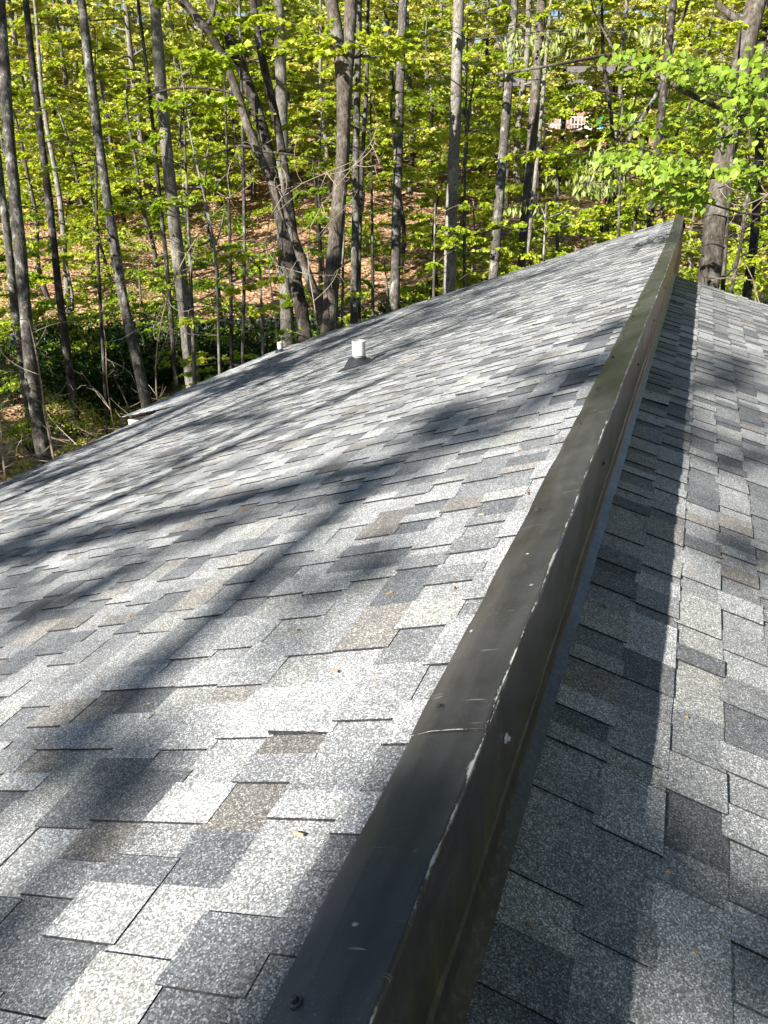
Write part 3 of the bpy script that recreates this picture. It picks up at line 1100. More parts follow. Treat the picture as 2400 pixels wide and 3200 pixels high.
# prototypes for the trees of the slope and the understory
def proto_tree(H, r, c0, rad, nb, nl, size, tw=5, rise=(.0, .6), bend=.03, spread=.55):
    g = Geo()
    lv = []
    pts = [(0, 0, -.3)]
    for k in range(1, 6):
        pts.append((rng.normal(0, bend * H * .5), rng.normal(0, bend * H * .5), H * k / 5))
    L, rr = trunk_line(g, pts, [r * 1.3, r, r * .85, r * .6, r * .25], 7, .03, 16)
    for k in range(nb):
        f = c0 + (1 - c0) * (k + rng.uniform(0, 1)) / nb
        i = int(np.clip(f * 15, 1, 15))
        shape = math.sin(math.pi * min(1, .25 + .75 * (f - c0) / (1 - c0))) + .25
        spray(g, L[i], k * 2.4 + rng.uniform(-.5, .5), rad * shape * rng.uniform(.6, 1.1), rng.uniform(*rise), max(.008, rr[i] * .4), nl, size, lv, spread, tw)
    return g, lv


def proto_obj(name, label, bark, leafmat, **kw):
    g, lv = proto_tree(**kw)
    root = empty(name)
    tr = g.build('trunk', M[bark], root, True)
    cr = leaf_obj('crown', lv, M[leafmat], root)
    root['proto'] = 1
    return root


def place(root, first, x, y, s=1.0, rot=None, sx=1.0, dz=0.0):
    if first:
        o = root
        kids = list(root.children)
    else:
        o = root.copy()
        COL.objects.link(o)
        for ch in list(root.children):
            c = ch.copy()
            COL.objects.link(c)
            c.parent = o
    o.location = (x, y, float(ground_z(x, y)) + dz)
    o.rotation_euler = (0, 0, rng.uniform(0, 6.28) if rot is None else rot)
    o.scale = (s * sx, s * sx, s)
    if 'proto' in o:
        del o['proto']
    return o


def uv(u, v):
    return u * GR[0] + v * GF[0], u * GR[1] + v * GF[1]


# understory trees: layered bright sprays between the trunks
UND = [proto_obj('understory_tree', '', b, 'leaf', H=h, r=.05 + .006 * h, c0=.22, rad=rd, nb=int(nb * .95), nl=int(nl * 2.0), size=sz * 1.25, tw=8, rise=(-.05, .45), bend=.05)
       for b, h, rd, nb, nl, sz in (('bark_grey', 7.5, 2.6, 20, 120, .135), ('bark_dark', 6.2, 2.4, 18, 120, .13), ('bark_grey', 9.0, 3.0, 24, 120, .14), ('bark_pale', 5.0, 2.2, 15, 120, .125), ('bark_dark', 8.0, 2.2, 20, 110, .13))]
HIL = [proto_obj('hillside_tree', '', b, 'leaf_far', H=h, r=rr, c0=c0, rad=rd, nb=int(nb * .9), nl=int(nl * 3.2), size=sz * 1.08, tw=8, rise=(-.05, .6))
       for b, h, rr, c0, rd, nb, nl, sz in (('bark_pale', 19, .19, .10, 3.4, 30, 60, .30), ('bark_grey', 17, .16, .06, 3.2, 30, 60, .28), ('bark_pale', 21, .21, .2, 3.8, 30, 60, .32), ('bark_grey', 14, .12, .05, 3.0, 30, 60, .26), ('bark_pale', 16, .13, .25, 2.6, 18, 50, .28))]
used = set()


def from_pix(px, py_base, v):
    d = ray(px, py_base)
    f = d[0] * GF[0] + d[1] * GF[1]
    return d[0] / f * v, d[1] / f * v


und_spots = []          # (image x, distance, kind, scale)
for px, v, k, s in ((40, 25, 1, .8), (150, 27, 3, .9), (235, 30, 0, .8), (300, 27, 3, .75), (400, 26, 1, .7), (470, 30, 0, .9), (455, 21, 3, .62), 
                    (690, 25, 4, .85), (835, 23, 3, .85), (945, 25, 4, .75), (1020, 27, 3, 1.0), (1060, 25, 1, .85), (1200, 27, 0, .85), (1240, 24, 3, .8),
                    (1290, 29, 1, .95), (1360, 26, 4, .8), (1420, 30, 0, .95), (1480, 27, 3, 1.0), (1585, 28, 2, .8), (1650, 24, 1, .8), (1700, 20, 0, .8),
                    (-40, 28, 2, .9), (100, 36, 2, 1.0), (200, 38, 0, 1.1), (330, 37, 2, 1.0), (700, 38, 0, 1.0), (860, 37, 4, 1.1), (1000, 38, 0, 1.1), (1150, 36, 1, 1.1), (1330, 37, 2, .9), (1540, 38, 2, 1.0),
                    (60, 44, 2, 1.1), (160, 46, 0, 1.2), (280, 45, 4, 1.2), (420, 44, 2, 1.0), (540, 46, 0, 1.1), (780, 45, 4, 1.1), (930, 47, 2, 1.1), (1090, 45, 0, 1.1), (1390, 46, 2, 1.0), (1500, 45, 0, 1.2), (1640, 46, 4, 1.2)):
    und_spots.append((px, v, k, s))
for v in (52, 58, 65, 72, 80, 90):
    for j in range(9):
        px = -60 + 1780 * (j + rng.uniform(.1, .9)) / 9
        if 960 < px < 1420 and 60 < v < 86:
            continue
        und_spots.append((px, v + rng.uniform(-2, 2), int(rng.integers(0, 5)), rng.uniform(1.0, 1.5)))
recs = []
for px, v, k, s in und_spots:
    x, y = from_pix(px, 600, v)
    o = place(UND[k], k not in used, x, y, s)
    used.add(k)
    recs.append((px, v, o, 'understory'))
hil_recs = []
usedh = set()
n_h = 0
gridpts = []
for v in (50, 55, 61, 68, 76, 85, 95, 106, 118, 132):
    n = int((9 + v * .09) * (1.35 if v > 90 else 1))
    for j in range(n):
        px = -150 + (1960.0 * (j + rng.uniform(.1, .9)) / n)
        gridpts.append((px, v + rng.uniform(-2.5, 2.5)))
for px, v in gridpts:
    if 930 < px < 1480 and 66 < v < 86:
        continue
    if 980 < px < 1320 and 58 < v <= 66 and rng.random() < .7:
        continue
    x, y = from_pix(px, 400, v)
    k = int(rng.choice([0, 1, 2, 3, 4], p=[.2, .22, .18, .22, .18]))
    o = place(HIL[k], k not in usedh, x, y, rng.uniform(.75, 1.15))
    usedh.add(k)
    hil_recs.append((px, v, o))
ORD = ['first', 'second', 'third', 'fourth', 'fifth', 'sixth', 'seventh', 'eighth', 'ninth', 'tenth', 'eleventh', 'twelfth', 'thirteenth', 'fourteenth', 'fifteenth', 'sixteenth', 'seventeenth', 'eighteenth', 'nineteenth', 'twentieth']
for lo, hi, nm in ((0, 26.5, 'close behind the roof'), (26.5, 33, 'near the driveway'), (33, 41, 'on the foot of the slope'), (41, 49, 'on the lower slope'), (49, 55, 'on the slope below the far house'), (55, 61.5, 'a little higher on the slope'), (61.5, 68.5, 'just below the far house'), (68.5, 76, 'level with the far house'), (76, 85, 'above the far house'), (85, 99, 'high on the slope')):
    row = sorted([r for r in recs if lo <= r[1] < hi], key=lambda r: r[0])
    for i, r in enumerate(row):
        tag(r[2], f'leafy bright green understory tree {nm}, {ORD[i]} from the left', 'tree', 'understory trees behind the roof')
rows = {}
for px, v, o in hil_recs:
    band = min((50, 55, 61, 68, 76, 85, 95, 106, 118, 132), key=lambda b: abs(b - v))
    rows.setdefault(band, []).append((px, o))
NM = {50: 'lower hillside', 55: 'hillside below the far house', 61: 'hillside just below the far house', 68: 'hillside level with the far house', 76: 'hillside beside the far house', 85: 'hillside behind the far house', 95: 'upper hillside', 106: 'high upper hillside', 118: 'hilltop edge', 132: 'hilltop skyline'}
for band, lst in rows.items():
    for i, (px, o) in enumerate(sorted(lst, key=lambda r: r[0])):
        nm = ORD[i] if i < len(ORD) else f'{i + 1}th'
        tag(o, f'tree on the {NM[band]}, {nm} from the left', 'tree', 'trees on the far hillside')
for root in UND + HIL:
    if 'category' not in root:
        tag(root, 'leafy tree in the wood', 'tree')


# ------------------------------------------------------------------ trees behind the camera whose shadows fall on the roof
def roof_hit(px, py, side):
    d = ray(px, py)
    if side == 'L':
        t = (ZC - XC * math.tan(SL)) / (d[2] - d[0] * math.tan(SL))
    else:
        t = (ZB + XB * math.tan(SR)) / (d[2] + d[0] * math.tan(SR))
    return d * t


def shade_tree(label, base_xy, limbs, clumps, height):
    """limbs: (list of (px,py,side), dist, radius); clumps: (px,py,side,dist,spread,leaf count)"""
    far_ = 1.3
    limbs = [(p, d_ * far_, r_) for p, d_, r_ in limbs]
    clumps = [(a_, b_, c_, d_ * far_, e_, f_) for a_, b_, c_, d_, e_, f_ in clumps]
    ref = np.array([roof_hit(*p) + SUNV * d_ for ps, d_, r_ in limbs for p in ps] + [roof_hit(a_, b_, c_) + SUNV * d_ for a_, b_, c_, d_, e_, f_ in clumps])
    bx, by = np.median(ref[:, 0]) + base_xy[0], np.median(ref[:, 1]) + base_xy[1]
    gz = float(ground_z(bx, by))
    height = np.median(ref[:, 2]) + 2.0 - gz
    root = empty('shade_tree', (bx, by, gz))
    tag(root, label, 'tree', 'trees on the sunny side of the house')
    g = Geo()
    lv = []
    off = -np.array([bx, by, gz])
    base = np.array([bx, by, gz - .2])
    top = np.array([bx + .5, by + .3, gz + height])
    trunk_line(g, np.array([base, base * .6 + top * .4 + (.2, -.1, 0), top]) + off, [.24, .19, .15, .08], 10, .03, 14)
    for pts, dist, rad in limbs:
        P = [roof_hit(*p) + SUNV * (dist + .25 * i) for i, p in enumerate(pts)]
        P = np.array(P)
        # join the limb to the trunk at the nearer end, from below
        ends = P[0] if np.linalg.norm(P[0][:2] - base[:2]) < np.linalg.norm(P[-1][:2] - base[:2]) else P[-1]
        if ends is P[-1] or np.allclose(ends, P[-1]):
            P = P[::-1]
        zj = min(max(P[0][2] - .45 * np.linalg.norm(P[0][:2] - base[:2]), gz + 3), gz + height - 1)
        tj = base + (top - base) * ((zj - base[2]) / (top[2] - base[2]))
        Q = np.concatenate([[tj], P]) + off
        r = np.concatenate([[rad * 1.5], np.linspace(rad * 1.05, rad * .6, len(P))])
        L = curve(Q, 20)
        g.tube(L, np.interp(np.linspace(0, 1, 20), np.linspace(0, 1, len(r)), r), 7, False, .5, .05)
        for k in range(4):
            i = rng.integers(5, 19)
            spray(g, L[i], rng.uniform(0, 6.28), rng.uniform(.4, .9), rng.uniform(-.1, .5), .008, 12, .10, lv, .5, 3)
    for px, py, side, dist, spread, n in clumps:
        c = roof_hit(px, py, side) + SUNV * dist + off
        # a short leafy branch towards the trunk carries each clump
        tpt = base + (top - base) * .6 + off
        dv = tpt - c
        dv /= np.linalg.norm(dv)
        g.tube(curve([c, c + dv * 1.2 + (0, 0, -.2), tpt], 8), np.linspace(.005, .014, 8), 5, False)
        n = int(n * (.42 if dist < 23.5 else 1.1))
        nb = max(2, n // 30)
        for k in range(nb):
            p0 = c + rng.normal(0, spread * .45, 3)
            spray(g, p0, rng.uniform(0, 6.28), spread * rng.uniform(.5, 1.0), rng.uniform(-.1, .4), .006, 30, .12, lv, .55, 3)
    g.build('trunk', M['bark_grey'], root, True)
    leaf_obj('crown', lv, M['leaf'], root)


shade_tree('tall leafy tree behind the viewer shading the middle of the roof', (-3.4, .6),
           [([(60, 1730, 'L'), (200, 1600, 'L'), (330, 1470, 'L'), (480, 1320, 'L'), (600, 1205, 'L'), (760, 1080, 'L'), (900, 985, 'L')], 15.0, .125),
            ([(0, 1345, 'L'), (140, 1290, 'L'), (260, 1240, 'L'), (420, 1165, 'L'), (560, 1100, 'L'), (760, 1010, 'L')], 17.0, .06)],
           [(640, 1190, 'L', 15, .35, 120), (820, 1040, 'L', 15.5, .5, 330), (1000, 920, 'L', 16, .55, 560), (1180, 860, 'L', 16, .5, 560), (1080, 890, 'L', 17, .6, 560), (1290, 760, 'L', 16, .5, 480), (1250, 800, 'L', 15, .5, 420), (250, 1560, 'L', 14.5, .25, 110), (130, 1665, 'L', 15, .3, 200), (330, 1480, 'L', 15, .2, 90), (180, 1270, 'L', 16, .35, 120), (60, 1330, 'L', 16, .35, 120), (380, 1190, 'L', 16, .4, 130)], 17)
shade_tree('leafy tree behind the viewer shading the near corner of the roof', (4.5, .4),
           [([(-40, 1985, 'L'), (60, 1930, 'L'), (150, 1880, 'L'), (260, 1800, 'L')], 13.0, .07)],
           [(20, 1960, 'L', 13, .3, 130), (120, 1890, 'L', 13, .2, 80), (850, 1900, 'L', 12, .10, 90), (920, 1760, 'L', 12, .10, 80), (800, 2080, 'L', 12, .10, 90), (760, 2190, 'L', 12, .09, 80), (1520, 1740, 'R', 14, .25, 150), (1560, 1900, 'R', 14, .3, 150), (1480, 2050, 'R', 14, .25, 130), (1620, 2100, 'R', 14, .3, 140),
            (1640, 1750, 'R', 14, .25, 130)], 13)
shade_tree('tall leafy tree left of the viewer shading the eave', (-1.5, .5),
           [([(0, 1150, 'L'), (150, 1095, 'L'), (300, 1040, 'L'), (450, 970, 'L'), (600, 895, 'L')], 19.0, .09),
            ([(20, 1060, 'L'), (160, 1000, 'L'), (330, 925, 'L'), (520, 835, 'L'), (650, 775, 'L')], 20.0, .13),
            ([(0, 1220, 'L'), (200, 1140, 'L'), (420, 1050, 'L'), (640, 950, 'L'), (860, 860, 'L')], 18.0, .055),
            ([(300, 960, 'L'), (520, 880, 'L'), (720, 830, 'L'), (950, 715, 'L'), (1150, 630, 'L')], 19.5, .08)],
           [(100, 1120, 'L', 19, .5, 140), (330, 1000, 'L', 19, .6, 160), (560, 870, 'L', 19, .8, 240), (870, 755, 'L', 19, .6, 160), (980, 715, 'L', 19, .9, 240), (1120, 640, 'L', 19, .9, 260), (60, 1030, 'L', 20, .8, 260), (240, 950, 'L', 20, .8, 260), (420, 870, 'L', 20, .8, 260)], 19)
shade_tree('tree behind the viewer to the right, speckling the lower roof', (5.5, 1.5),
           [([(1590, 960, 'R'), (1630, 905, 'R'), (1700, 855, 'R')], 17.0, .015)],
           [(1500, 775, 'R', 17, .3, 50), (1590, 790, 'R', 17, .35, 90), (1650, 800, 'R', 17, .35, 90), (1590, 965, 'R', 16, .18, 60), (1600, 1185, 'R', 15, .1, 40), (1330, 690, 'L', 17, .4, 140), (1240, 740, 'L', 18, .35, 90)], 16)


CAN = [proto_obj('light_screen_tree', '', 'bark_grey', 'leaf', H=31, r=.28, c0=.70, rad=4.2, nb=46, nl=70, size=.17, tw=6, rise=(.1, .7)) for _ in range(2)]  # unseen trees added to dapple the wood and screen the sky
for i, (u_, v_) in enumerate(((-22, -6), (-10.5, -14), (-8, -20), (0, -16), (7, -21), (14, -14), (21, -8), (-28, 6), (-24, 14), (27, 3), (-17, -26), (5, -30), (19, -24), (-33, -4), (8.5, 3), (8, -4.5), (10.5, 8.5), (14, 13))):
    x, y = uv(u_, v_)
    o = place(CAN[i % 2], i < 2, x, y, rng.uniform(.92, 1.08))
    tag(o, f'added tall canopy tree outside the picture screening sun and sky, {ORD[i]} from the west', 'tree', 'added light-screening canopy trees')


for i, (u_, v_, k, sc) in enumerate(((-13.5, 3.5, 0, .9), (-16, 9, 1, .95), (-20, 2, 2, 1.0), (-21, 12, 3, 1.1), (-26, 7, 0, 1.05), (-18, 16, 1, .8), (-30, 14, 2, 1.0), (-24, 19, 3, 1.0),
                                     (13, 1, 2, 1.45), (16, 8, 0, 1.5), (12, -7, 1, 1.5), (20, 2, 2, 1.6), (22, 12, 0, 1.5), (9, -13, 2, 1.4), (17, -10, 0, 1.5), (14, 5, 1, 1.4))):
    x, y = uv(u_, v_)
    o = place(HIL[k], False, x, y, sc)  # unseen side trees, added to cast dapples and cut the skylight
    tag(o, f'added full-crowned tree outside the picture screening sun and sky, {ORD[i]} going round', 'tree', 'added light-screening side trees')


# ------------------------------------------------------------------ near foliage: the overhanging broad-leaved tree at the right
def heart_leaf(P, D, size, tone, tilt=.4):
    n = len(P)
    D = D / (np.linalg.norm(D, axis=1)[:, None] + 1e-9)
    up = np.array([0, -.35, 1.0]) + rng.normal(0, tilt, (n, 3))
    Sd = np.cross(up, D)
    Sd /= np.linalg.norm(Sd, axis=1)[:, None] + 1e-9
    N = np.cross(D, Sd)
    s = np.asarray(size)[:, None]
    out = [(0, 0, 0), (-.08, .28, .04), (.16, .47, .08), (.5, .42, .07), (.8, .2, .03), (1.05, 0, -.03), (.8, -.2, .03), (.5, -.42, .07), (.16, -.47, .08), (-.08, -.28, .04)]
    V = np.stack([P + s * (D * a + Sd * b + N * c) for a, b, c in out], 1).reshape(-1, 3)
    b = np.arange(n)[:, None] * 10
    F = np.concatenate([b + np.array(q) for q in ((0, 1, 2), (0, 2, 3), (0, 3, 4), (0, 4, 5), (0, 5, 6), (0, 6, 7), (0, 7, 8), (0, 8, 9))])
    return V, F, np.repeat(tone, 10)


def overhang():
    base = at(1760, 700, 11.0)
    base[2] = float(ground_z(base[0], base[1])) - .2
    root = empty('broad_leaved_tree', base)
    tag(root, 'broad-leaved tree reaching in from the right with heart-shaped leaves', 'tree')
    off = -base
    g = Geo()
    fork = at(1740, 330, 10.5)
    trunk_line(g, np.array([base, base * .5 + fork * .5 + (.1, 0, 0), fork, fork + (.3, .2, 4.0)]) + off, [.13, .11, .09, .04], 9, .03, 16)
    limbs = [([(1740, 330), (1650, 265), (1551, 233), (1489, 204), (1426, 167), (1368, 125), (1334, 112), (1280, 125), (1188, 142), (1110, 156), (1072, 160)], 9.3, .036),
             ([(1740, 330), (1640, 380), (1540, 385), (1440, 372), (1360, 365), (1290, 372)], 9.0, .026),
             ([(1740, 330), (1650, 250), (1600, 215), (1540, 205), (1490, 190)], 8.3, .02),
             ([(1740, 330), (1660, 470), (1580, 455), (1500, 430), (1420, 425)], 9.4, .02),
             ([(1740, 330), (1690, 420), (1640, 470), (1590, 505), (1545, 520)], 8.8, .016),
             ([(1330, 113), (1300, 60), (1280, 20), (1275, -20)], 9.3, .014),
             ([(1312, 80), (1330, 40), (1345, -10)], 9.3, .01)]
    lv = []
    lvy = []
    for pts, dep, r in limbs:
        P = np.array([at(x, y, dep + .5 * math.sin(i * 1.3)) if i else (fork if (x, y) == (1740, 330) else at(x, y, dep)) for i, (x, y) in enumerate(pts)]) + off
        L = curve(P, 24)
        g.tube(L, np.linspace(r * 1.2, r * .35, 24), 7, False, .5, .06)
    # leafy twigs: (image x, y, spread px, count)
    for x, y, sx, sy, n, dep in ((1400, 135, 60, 22, 40, 8.6), (1480, 150, 60, 25, 50, 8.4), (1560, 165, 55, 22, 45, 8.2), (1620, 190, 50, 35, 55, 8.0), (1640, 230, 40, 35, 45, 7.8), (1600, 250, 45, 20, 26, 8.0), (1345, 122, 35, 10, 14, 8.8),
                                 (1330, 335, 45, 14, 24, 8.8), (1390, 352, 55, 22, 46, 8.6), (1460, 362, 55, 20, 46, 8.4), (1540, 370, 60, 16, 36, 8.4), (1620, 360, 45, 18, 24, 8.2), (1480, 405, 55, 25, 34, 8.8), (1500, 430, 45, 18, 26, 8.9), (1430, 420, 45, 20, 20, 9.0),
                                 (1500, 250, 70, 30, 40, 9.6), (1560, 300, 70, 30, 36, 9.8), (1380, 270, 70, 25, 20, 9.8), (1640, 130, 40, 25, 30, 8.6), (1610, 395, 40, 20, 18, 8.8)):
        n = int(n * 1.9)
        px = x + rng.normal(0, sx * .6, n)
        py = y + rng.normal(0, sy * .65, n)
        P = np.array([at(a, b, dep + rng.normal(0, .35)) for a, b in zip(px, py)]) + off
        D = np.stack([rng.normal(-.3, .6, n), rng.normal(-.4, .5, n), rng.uniform(-1.1, -.2, n)], -1)
        lv.append(heart_leaf(P, D, rng.uniform(.055, .10, n), rng.uniform(.1, 1, n)))
        c = np.array([P[:, 0].mean(), P[:, 1].mean(), P[:, 2].mean()])
        for q in P[::3]:
            m = (c + q) / 2 + rng.normal(0, .05, 3)
            g.tube(np.array([c, m, q]), np.array([.006, .004, .0025]), 3, False)
    for x, y, sx, sy, n, dep in ((1300, 345, 50, 30, 70, 9.5), (1270, 395, 40, 25, 60, 9.5), (1310, 400, 40, 20, 50, 9.5), (1180, 90, 50, 30, 40, 9.6), (1120, 85, 40, 30, 30, 9.8), (1400, 70, 40, 20, 36, 9.4), (1250, 70, 40, 30, 20, 9.6), (1190, 390, 20, 12, 10, 9.5), (1120, 450, 30, 12, 12, 9.5)):
        px = x + rng.normal(0, sx * .5, n)
        py = y + rng.normal(0, sy * .5, n)
        P = np.array([at(a, b, dep + rng.normal(0, .3)) for a, b in zip(px, py)]) + off
        D = np.stack([rng.normal(0, .25, n), rng.normal(0, .25, n), rng.uniform(-1.2, -.7, n)], -1)
        lvy.append(leaf_geo(P, D, rng.uniform(.07, .13, n), rng.uniform(0, 1, n), rng.normal(0, 1, (n, 3)), .2))
        c = P.mean(0)
        for q in P[::4]:
            g.tube(np.array([c, (c + q) / 2 + rng.normal(0, .06, 3), q]), np.array([.006, .004, .002]), 3, False)
    g.build('trunk', M['bark_brown'], root, True)
    leaf_obj('crown', lv, M['leaf_near'], root)
    leaf_obj('young_leaves', lvy, M['leaf_young'], root)


overhang()


# nearer layered sprays, each on its own small tree, given by where they show
def spray_tree(label, base_px, base_depth, sprays, bark='bark_grey', size=.12, name='young_maple', trunk_top=None, r=.045):
    bx, by = base_px
    b = at(bx, by, base_depth)
    b[2] = float(ground_z(b[0], b[1])) - .1
    root = empty(name, b)
    tag(root, label, 'tree', 'young maples close to the roof')
    off = -b
    ty = min(s[1] for s in sprays)
    top = at(trunk_top[0] if trunk_top else bx, (trunk_top[1] if trunk_top else ty), base_depth)
    g = Geo()
    L, rr = trunk_line(g, np.array([b, (b + top) / 2 + rng.normal(0, .08, 3) * (1, 1, 0), top]) + off, [r * 1.2, r, r * .4], 7, .03, 18)
    lv = []
    for x, y, w_, h_, n in sprays:
        dep = base_depth + rng.uniform(-1.0, .6)
        c = at(x, y, dep) + off
        i = int(np.argmin(np.abs(L[:, 2] - (c[2] - .25))))
        sc = dep / 1661.0
        g.tube(curve([L[i], (L[i] + c) / 2 + (0, 0, .12), c], 7), np.linspace(r * .4, .005, 7), 5, False)
        k = max(2, int(w_ / 28))
        for j in range(k):
            p0 = c + cR * (rng.uniform(-.5, .5) * w_ * sc) + np.array([0, 0, rng.normal(0, h_ * sc * .4)]) + np.append(GF, 0) * rng.normal(0, .35)
            g.tube(curve([c, (c + p0) / 2 + (0, 0, .04), p0], 4), np.linspace(.006, .004, 4), 3, False)
            spray(g, p0, rng.uniform(0, 6.28), rng.uniform(.35, .75) * max(.5, w_ * sc * .35), rng.uniform(-.1, .2), .006, n // k, size, lv, .7, 5)
    g.build('trunk', M[bark], root, True)
    leaf_obj('crown', lv, M['leaf'], root)


spray_tree('young maple with wide flat sprays in front of the pale sunlit trunk', (395, 800), 17.0, [(300, 437, 150, 14, 330), (390, 425, 120, 16, 300), (230, 450, 90, 14, 160), (350, 230, 110, 12, 200), (420, 205, 60, 10, 90), (350, 300, 100, 16, 200), (330, 335, 90, 16, 160), (450, 400, 80, 16, 160)], 'bark_grey')
spray_tree('young maple with low sprays left of the smaller vent', (560, 800), 16.5, [(545, 555, 90, 14, 220), (590, 600, 70, 12, 140), (520, 610, 80, 14, 170), (430, 690, 60, 12, 130), (560, 660, 90, 14, 180), (500, 545, 60, 10, 110)], 'bark_grey')
spray_tree('young maple with dense sprays behind the forked trunk', (800, 720), 20.0, [(660, 190, 110, 22, 300), (680, 260, 120, 24, 330), (640, 320, 90, 18, 240), (820, 190, 110, 24, 330), (860, 260, 100, 24, 280), (800, 280, 90, 20, 240), (900, 350, 80, 20, 200), (840, 330, 100, 22, 240), (700, 310, 90, 16, 200)], 'bark_dark', .13)
spray_tree('leafy sapling low in front of the straight pale trunk', (940, 660), 18.5, [(960, 480, 80, 22, 240), (910, 520, 70, 20, 180), (1000, 500, 70, 16, 180), (930, 570, 60, 16, 140), (985, 540, 60, 14, 120), (1010, 440, 60, 14, 120)], 'bark_grey', .12)
spray_tree('leafy sapling at the top of the roof edge', (1180, 580), 19.0, [(1130, 500, 100, 16, 300), (1200, 490, 100, 16, 300), (1250, 470, 90, 14, 240), (1290, 450, 80, 12, 180), (1090, 575, 60, 12, 200), (1120, 585, 50, 8, 130), (1330, 470, 80, 12, 160), (1160, 440, 70, 14, 160)], 'bark_grey', .13)
spray_tree('leafy sapling behind the far end of the ridge', (1345, 560), 19.5, [(1380, 420, 90, 16, 240), (1300, 310, 110, 16, 280), (1240, 225, 80, 14, 200), (1230, 205, 60, 10, 140), (1400, 320, 110, 18, 260), (1460, 300, 90, 16, 220), (1340, 290, 90, 14, 200), (1190, 330, 90, 16, 220), (1150, 340, 70, 12, 140)], 'bark_dark', .13)
spray_tree('slim maple with dangling sprays at the top left', (205, 800), 21.0, [(120, 90, 150, 26, 300), (180, 150, 120, 30, 280), (60, 200, 100, 26, 220), (250, 110, 110, 26, 240), (40, 320, 90, 22, 200), (150, 300, 90, 20, 160), (255, 190, 90, 22, 180), (20, 60, 90, 26, 180)], 'bark_dark', .14)
spray_tree('slim maple with sprays high over the leaning stems', (480, 800), 19.0, [(440, 60, 110, 26, 280), (500, 40, 110, 24, 260), (570, 90, 100, 24, 260), (540, 30, 90, 20, 200), (430, 110, 90, 22, 180), (620, 60, 70, 20, 140), (660, 110, 70, 20, 140), (480, 130, 80, 18, 140)], 'bark_dark', .14)
spray_tree('slim maple with sprays over the top of the far house', (1010, 700), 21.0, [(940, 60, 110, 26, 240), (1040, 40, 110, 26, 240), (920, 150, 90, 22, 180), (1040, 130, 90, 22, 160), (1030, 280, 80, 18, 140), (1200, 40, 110, 22, 200), (1290, 30, 100, 20, 200), (1400, 60, 120, 22, 240), (1480, 70, 100, 18, 200)], 'bark_grey', .14)
spray_tree('young maple low beside the massive furrowed trunk', (1600, 700), 14.0, [(1600, 60, 80, 24, 160), (1630, 480, 50, 16, 90), (1500, 480, 60, 14, 90), (1500, 540, 40, 12, 60), (1640, 560, 40, 14, 60), (1590, 590, 40, 10, 40)], 'bark_dark', .10)


# ------------------------------------------------------------------ shrubs, brush, litter
def shrub(label, x, y, rx, rz, n, mat, size, group, name='evergreen_shrub'):
    gz = float(ground_z(x, y))
    root = empty(name, (x, y, gz))
    tag(root, label, 'shrub', group)
    g = Geo()
    lv = []
    for k in range(9):
        a = rng.uniform(0, 6.28)
        t = np.array([math.cos(a) * rx * rng.uniform(.3, .8), math.sin(a) * rx * rng.uniform(.3, .8), rz * rng.uniform(.6, .95)])
        g.tube(curve([(0, 0, -.1), t * (.3, .3, .55), t], 6), np.linspace(.03, .008, 6), 5, False)
    cl = rng.normal(0, 1, (22, 3))
    cl /= np.linalg.norm(cl, axis=1)[:, None]
    cl = cl * np.array([rx, rx, rz * .5]) * rng.uniform(.45, .95, (22, 1)) + np.array([0, 0, rz * .5])
    idx = rng.integers(0, 22, n)
    P = cl[idx] + rng.normal(0, 1, (n, 3)) * np.array([rx, rx, rz * .55]) * .17
    P[:, 2] = np.maximum(P[:, 2], .03)
    D = P - np.array([0, 0, rz * .4]) + rng.normal(0, .5, (n, 3))
    lv.append(leaf_geo(P, D, size * rng.uniform(.6, 1.2, n), rng.uniform(0, 1, n), None, .24, .05, .7))
    g.build('stem', M['bark_dark'], root, True)
    leaf_obj('foliage', lv, M[mat], root)


SH = [(20, 26, 2.2, 2.2), (95, 25, 2.0, 2.1), (165, 26, 2.4, 2.4), (215, 24.5, 1.8, 1.8), (255, 26.5, 2.2, 2.2), (330, 26, 2.0, 2.2), (425, 26.5, 2.0, 1.9), (500, 26, 2.1, 1.9), (560, 26.5, 1.9, 1.8), (680, 27, 1.8, 2.2), (800, 26, 1.7, 2.1), (855, 26.5, 1.7, 2.2), (910, 27, 1.7, 2.4), (930, 25.5, 1.4, 2.6), (1640, 21, 1.3, 2.2), (1700, 20, 1.4, 2.0)]
for i, (px, v, rx, rz) in enumerate(SH):
    x, y = from_pix(px, 700, v)
    shrub(f'dark evergreen shrub in the hollow beyond the eave, {ORD[i]} from the left' if px < 1000 else ('dark evergreen shrub at the foot of the massive trunk' if px < 1660 else 'dark evergreen shrub at the right edge'), x, y, rx, rz, 3200, 'leaf_dark', .17, 'evergreen shrubs in the hollow')
LS = [(30, 21, 1.2, 1.4), (120, 22, 1.3, 1.3), (215, 21.5, 1.0, 1.0), (150, 19, .9, .8), (240, 18.5, .9, .8), (60, 18, .8, .8), (300, 19.5, .9, .9), (200, 31, 1.6, 1.6), (60, 33, 1.8, 1.8), (300, 34, 1.4, 1.4), (1500, 27, 1.2, 1.0), (1560, 30, 1.3, 1.1), (1480, 32, 1.2, 1.2), (1240, 33, 1.5, 1.4), (1390, 32, 1.4, 1.3)]
for i, (px, v, rx, rz) in enumerate(sorted(LS)):
    x, y = from_pix(px, 800, v)
    shrub(f'light green leafy shrub among the leaf litter, {ORD[i]} from the left', x, y, rx, rz, 900, 'leaf', .10, 'light green shrubs on the wood floor', 'green_shrub')


